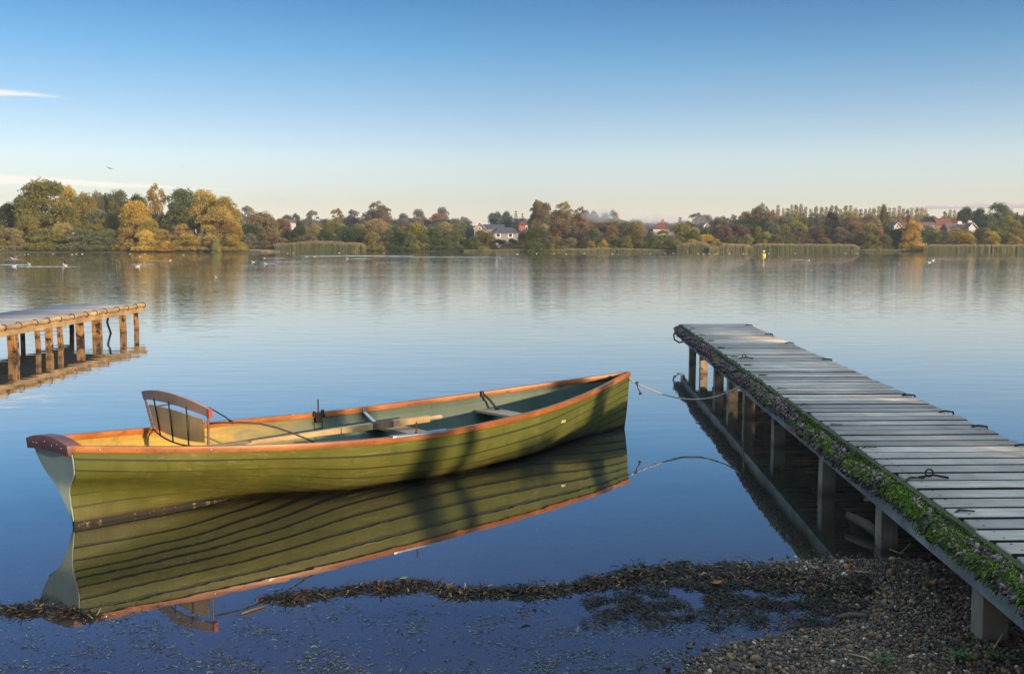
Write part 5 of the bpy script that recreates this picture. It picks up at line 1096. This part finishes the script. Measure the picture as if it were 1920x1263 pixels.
C = np.array(Cs); C[:, 2] += np.maximum(ground_z(C[:, :2]), 0)
strips(C, rng.uniform(.015, .075, len(C)), rng.uniform(.0014, .0052, len(C)), .35, M_WRACK, rng.random(len(C)), 'seaweed_wrack')
bk = C[rng.random(len(C)) < .22]; bk[:, 2] *= .3; o = blobs('wrack_lumps', bk, rng.uniform(.004, .010, (len(bk), 3)) * [1, 1, .6], M_WRACK, rng.random(len(bk)) * .45, 1, rough=.2, smooth=False); tag(o, kind='stuff')
# dark drift in the pool behind the ridge and floating weed over the shallows
n = 40000; px = rng.uniform(-40, 1640, n); py = 1120 + 175 * rng.random(n) ** .85
cl_ = vnoise(np.column_stack([px / 60, py / 22]), 1.0, 4) + vnoise(np.column_stack([px / 16, py / 7]), 1.0, 6) * .7
dens = .05 + 1.15 * np.clip(cl_ - .02, 0, 1) + .35 * (py > 1210) * np.clip(cl_ + .1, 0, 1); dens *= np.clip((py - 1112) / 25, 0, 1)
kk = rng.random(n) < dens; px = px[kk]; py = py[kk]
Q = np.array([at(a, b_, 0)[:2] for a, b_ in zip(px, py)]); ok = sdist(Q) < 0.0; Q = Q[ok]
C = np.column_stack([Q, rng.uniform(.0008, .004, len(Q))]); print('weed', len(C))
strips(C, rng.uniform(.008, .030, len(C)), rng.uniform(.0008, .0024, len(C)), .25, M_WEED, rng.random(len(C)), 'floating_weed', curl=.9)
n = 26000; px = 1090 + 540 * rng.random(n) ** .8; py = 1095 + 85 * rng.random(n) ** 1.3; cl_ = vnoise(np.column_stack([px / 40, py / 12]), 1.0, 8); fall = np.clip(1.25 - (py - 1095) / 85, 0, 1)
kk = rng.random(n) < fall * np.clip(.30 + cl_ * 2.0 + .5 * np.clip((px - 1380) / 180, 0, 1), 0, 1); Q = np.array([at(a, b_, 0)[:2] for a, b_ in zip(px[kk], py[kk])]); C = np.column_stack([Q, np.maximum(ground_z(Q), 0) + rng.uniform(.001, .012, len(Q))])
strips(C, rng.uniform(.012, .05, len(C)), rng.uniform(.001, .004, len(C)), .3, M_WRACK, rng.random(len(C)) * .85, 'pool_drift')
n = 1500; px = rng.uniform(0, 1500, n); py = rng.uniform(900, 1120, n) ; Q = np.array([at(a, b_, 0) for a, b_ in zip(px, py)]); Q[:, 2] = .001
strips(Q, rng.uniform(.003, .007, n), rng.uniform(.0006, .0014, n), .0, rndmat('pale_specks', [(0, (.12, .12, .09)), (1, (.40, .40, .34))], .5), rng.random(n), 'surface_specks', 2, .4)
# litter on the gravel
n = 2600; P = inpoly_pts(.3, 3.0, 2.3, 4.6, n); d = sdist(P); P = P[d > 0]; C = np.column_stack([P, ground_z(P) + .008])
strips(C, rng.uniform(.01, .045, len(C)), rng.uniform(.0008, .003, len(C)), .2, rndmat('dry_litter', [(0, (.02, .014, .01)), (.5, (.12, .07, .035)), (.8, (.30, .20, .10)), (1, (.34, .12, .04))], .7), rng.random(len(C)) ** 1.3, 'dry_litter')
# leaves and sticks one can pick out
def leaf(px, py, ln, colr, rot, label, z=None, curl=.3):
    q = at(px, py, 0); z = float(ground_z(np.array([[q.x, q.y]]))[0]) if z is None else z; z = max(z, 0) + .012; b = MB(); n = 8
    for i in range(n + 1):
        k = i / n; w_ = ln * .28 * math.sin(math.pi * k ** .8) + .0004; x = ln * (k - .5); zz = curl * ln * (k - .5) ** 2
        b.v += [(x, -w_, zz + w_ * .4), (x, 0, zz), (x, w_, zz + w_ * .4), (x, 0, zz - .0012)]
    for i in range(n):
        for j in range(4): b.f.append((4 * i + j, 4 * i + (j + 1) % 4, 4 * i + 4 + (j + 1) % 4, 4 * i + 4 + j)); b.mi.append(0)
    b.tube([(-ln * .5, 0, curl * ln * .25), (-ln * .75, .004, .0)], .0012, 5)
    o = b.build('leaf', plain('leaf_%s' % label.split()[0], colr, .5, 0, .3, 60), smooth=True); o.location = (q.x, q.y, z); o.rotation_euler = (random.uniform(-.2, .2), random.uniform(-.15, .15), rot); tag(o, label, 'leaf')
leaf(1281, 1069, .085, (.07, .16, .02), R(170), 'green leaf lying on the ridge of wet weed', .03)
leaf(758, 1095, .035, (.20, .32, .04), R(30), 'bright small green leaf on the drift line below the boat', .02)
leaf(1188, 1080, .065, (.06, .09, .07), R(185), 'dull grey-green leaf half sunk in the weed', .02)
leaf(985, 1165, .055, (.13, .055, .025), R(15), 'brown curled leaf floating on the shallows', 0, 1.2)
leaf(1261, 1172, .03, (.07, .03, .02), R(60), 'dark brown leaf floating left of the gravel', 0, 1.5)
leaf(1342, 1102, .06, (.36, .11, .02), R(200), 'orange leaf at the foot of the weed ridge', .01, .8)
leaf(1002, 1136, .03, (.10, .02, .03), R(100), 'dark red leaf just below the drift line', 0, 2.0)
leaf(1745, 1112, .06, (.38, .17, .05), R(20), 'crumpled tan leaf on the gravel under the jetty', None, 1.5)
def stick(pts, r, label, m=None):
    b = MB(); P_ = []
    for x, y, dz in pts: q = at(x, y, 0); q.z = max(0, float(ground_z(np.array([[q.x, q.y]]))[0])) + dz; P_.append(q)
    b.tube(P_, [r * .8, r, r, r * .6][:len(P_)] if len(P_) <= 4 else r, 7); o = b.build('stick', m or M_BARK, smooth=True); tag(o, label, 'stick')
M_PST = plain('pale_straw', (.36, .27, .15), .6, 0, .2, 50)
stick([(1568, 1164, .012), (1595, 1161, .018), (1625, 1166, .012)], .014, 'short thick brown stick on the wet gravel')
stick([(1862, 1240, .012), (1878, 1220, .03), (1888, 1205, .035)], .004, 'pale straw stem lying on the gravel at the lower right', M_PST)
stick([(1590, 1243, .01), (1622, 1252, .012), (1640, 1262, .01)], .004, 'thin pale twig at the bottom edge of the beach', M_PST)
stick([(1600, 1088, .02), (1626, 1093, .022)], .004, 'straw stub beside the ridge pool', M_PST)
stick([(452, 1152, .004), (470, 1146, .006), (497, 1137, .004)], .005, 'dark twig afloat below the boat')
stick([(1668, 1040, .03), (1688, 1050, .03), (1706, 1036, .05)], .004, 'orange-lit reed stems under the jetty', M_PST)
stick([(1590, 985, .06), (1625, 1000, .05), (1648, 1012, .03)], .03, 'dark broken branch lying in the water against a jetty post')
# little plants at the bottom edge of the beach
for px, py, n, lab in ((1655, 1262, 34, 'left-hand small green plant at the bottom of the beach'), (1797, 1256, 48, 'middle and largest small green plant on the gravel'), (1875, 1256, 34, 'right-hand small green plant on the gravel')):
    q = at(px, py, 0); z = float(ground_z(np.array([[q.x, q.y]]))[0]); e = empty('seedling_plant', (q.x, q.y, z), (0, 0, 0), lab, 'plant', 'small green plants on the gravel'); b = MB(); s = MB()
    for i in range(n):
        a = random.uniform(0, 6.28); r_ = random.uniform(.005, .05); h_ = random.uniform(.008, .035); c = Vector((r_ * math.cos(a), r_ * math.sin(a), h_)); ln = random.uniform(.012, .024); dv = Vector((math.cos(a), math.sin(a), random.uniform(-.2, .5))).normalized(); sd = dv.cross(Vector((0, 0, 1))).normalized()
        b.add([c, c + dv * ln * .5 + sd * ln * .32, c + dv * ln, c + dv * ln * .5 - sd * ln * .32, c + dv * ln * .5 + Vector((0, 0, .002))], [(0, 1, 4), (1, 2, 4), (2, 3, 4), (3, 0, 4)]); s.tube([(0, 0, 0), tuple(c)], .0009, 4)
    b.build('leaves', plain('nettle_green', (.06, .15, .04), .5, 0, .4, 80), e); s.build('stems', plain('green_stem', (.08, .12, .04), .6), e)

# ---------------------------------------------------------------- the air
def haze_box():
    m = bpy.data.materials.new('air'); m.use_nodes = True; t = NT(m.node_tree)
    v = t.n('ShaderNodeVolumePrincipled', {'Color': (.84, .91, 1.0, 1), 'Density': .00020, 'Anisotropy': .2}); o = t.n('ShaderNodeOutputMaterial'); t.t.links.new(v.outputs[0], o.inputs['Volume'])
    b = MB(); b.box((0, 520, 24), (1900, 1200, 60)); tag(b.build('haze', m), kind='stuff')
haze_box()

def smoke(px0, px1, py0, py1, d, dens, label):
    p = aty((px0 + px1) / 2, (py0 + py1) / 2, d); rx = (px1 - px0) / 2 / F_PX * d; rz = (py1 - py0) / 2 / F_PX * d
    m = bpy.data.materials.new('drifting_smoke'); m.use_nodes = True; t = NT(m.node_tree); tc = t.n('ShaderNodeTexCoord').outputs['Object']
    n = t.noise(t.mapping(tc, (.12, .12, .35)), 1.0, 4, .6, .8); ln = t.n('ShaderNodeVectorMath', {0: t.mapping(tc, (1 / rx, 1 / 6, 1 / rz))}, operation='LENGTH').outputs['Value']
    dn = t.m('MULTIPLY', t.m('SUBTRACT', 1.0, ln, clamp=True), t.m('MULTIPLY', t.ramp(n, [(.38, 0), (.65, 1)]), dens))
    v = t.n('ShaderNodeVolumePrincipled', {'Color': (.80, .86, .98, 1), 'Density': dn}); o = t.n('ShaderNodeOutputMaterial'); t.t.links.new(v.outputs[0], o.inputs['Volume'])
    V = IV2 * np.array([rx, 6, rz]); ob = npmesh('smoke', V, IF2, m); ob.location = p; tag(ob, label, 'smoke', None, 'stuff'); return ob
smoke(1085, 1175, 388, 420, 402, .5, 'pale blue bonfire smoke drifting between the brown trees right of the round bush')
smoke(1150, 1300, 398, 430, 412, .34, 'thin bluish smoke lying around the red hipped roof')
smoke(1290, 1330, 398, 425, 412, .12, 'faint smoke right of the hipped roof')
smoke(430, 640, 340, 405, 520, .035, 'faint grey smoke rising into the sky beyond the left reeds')
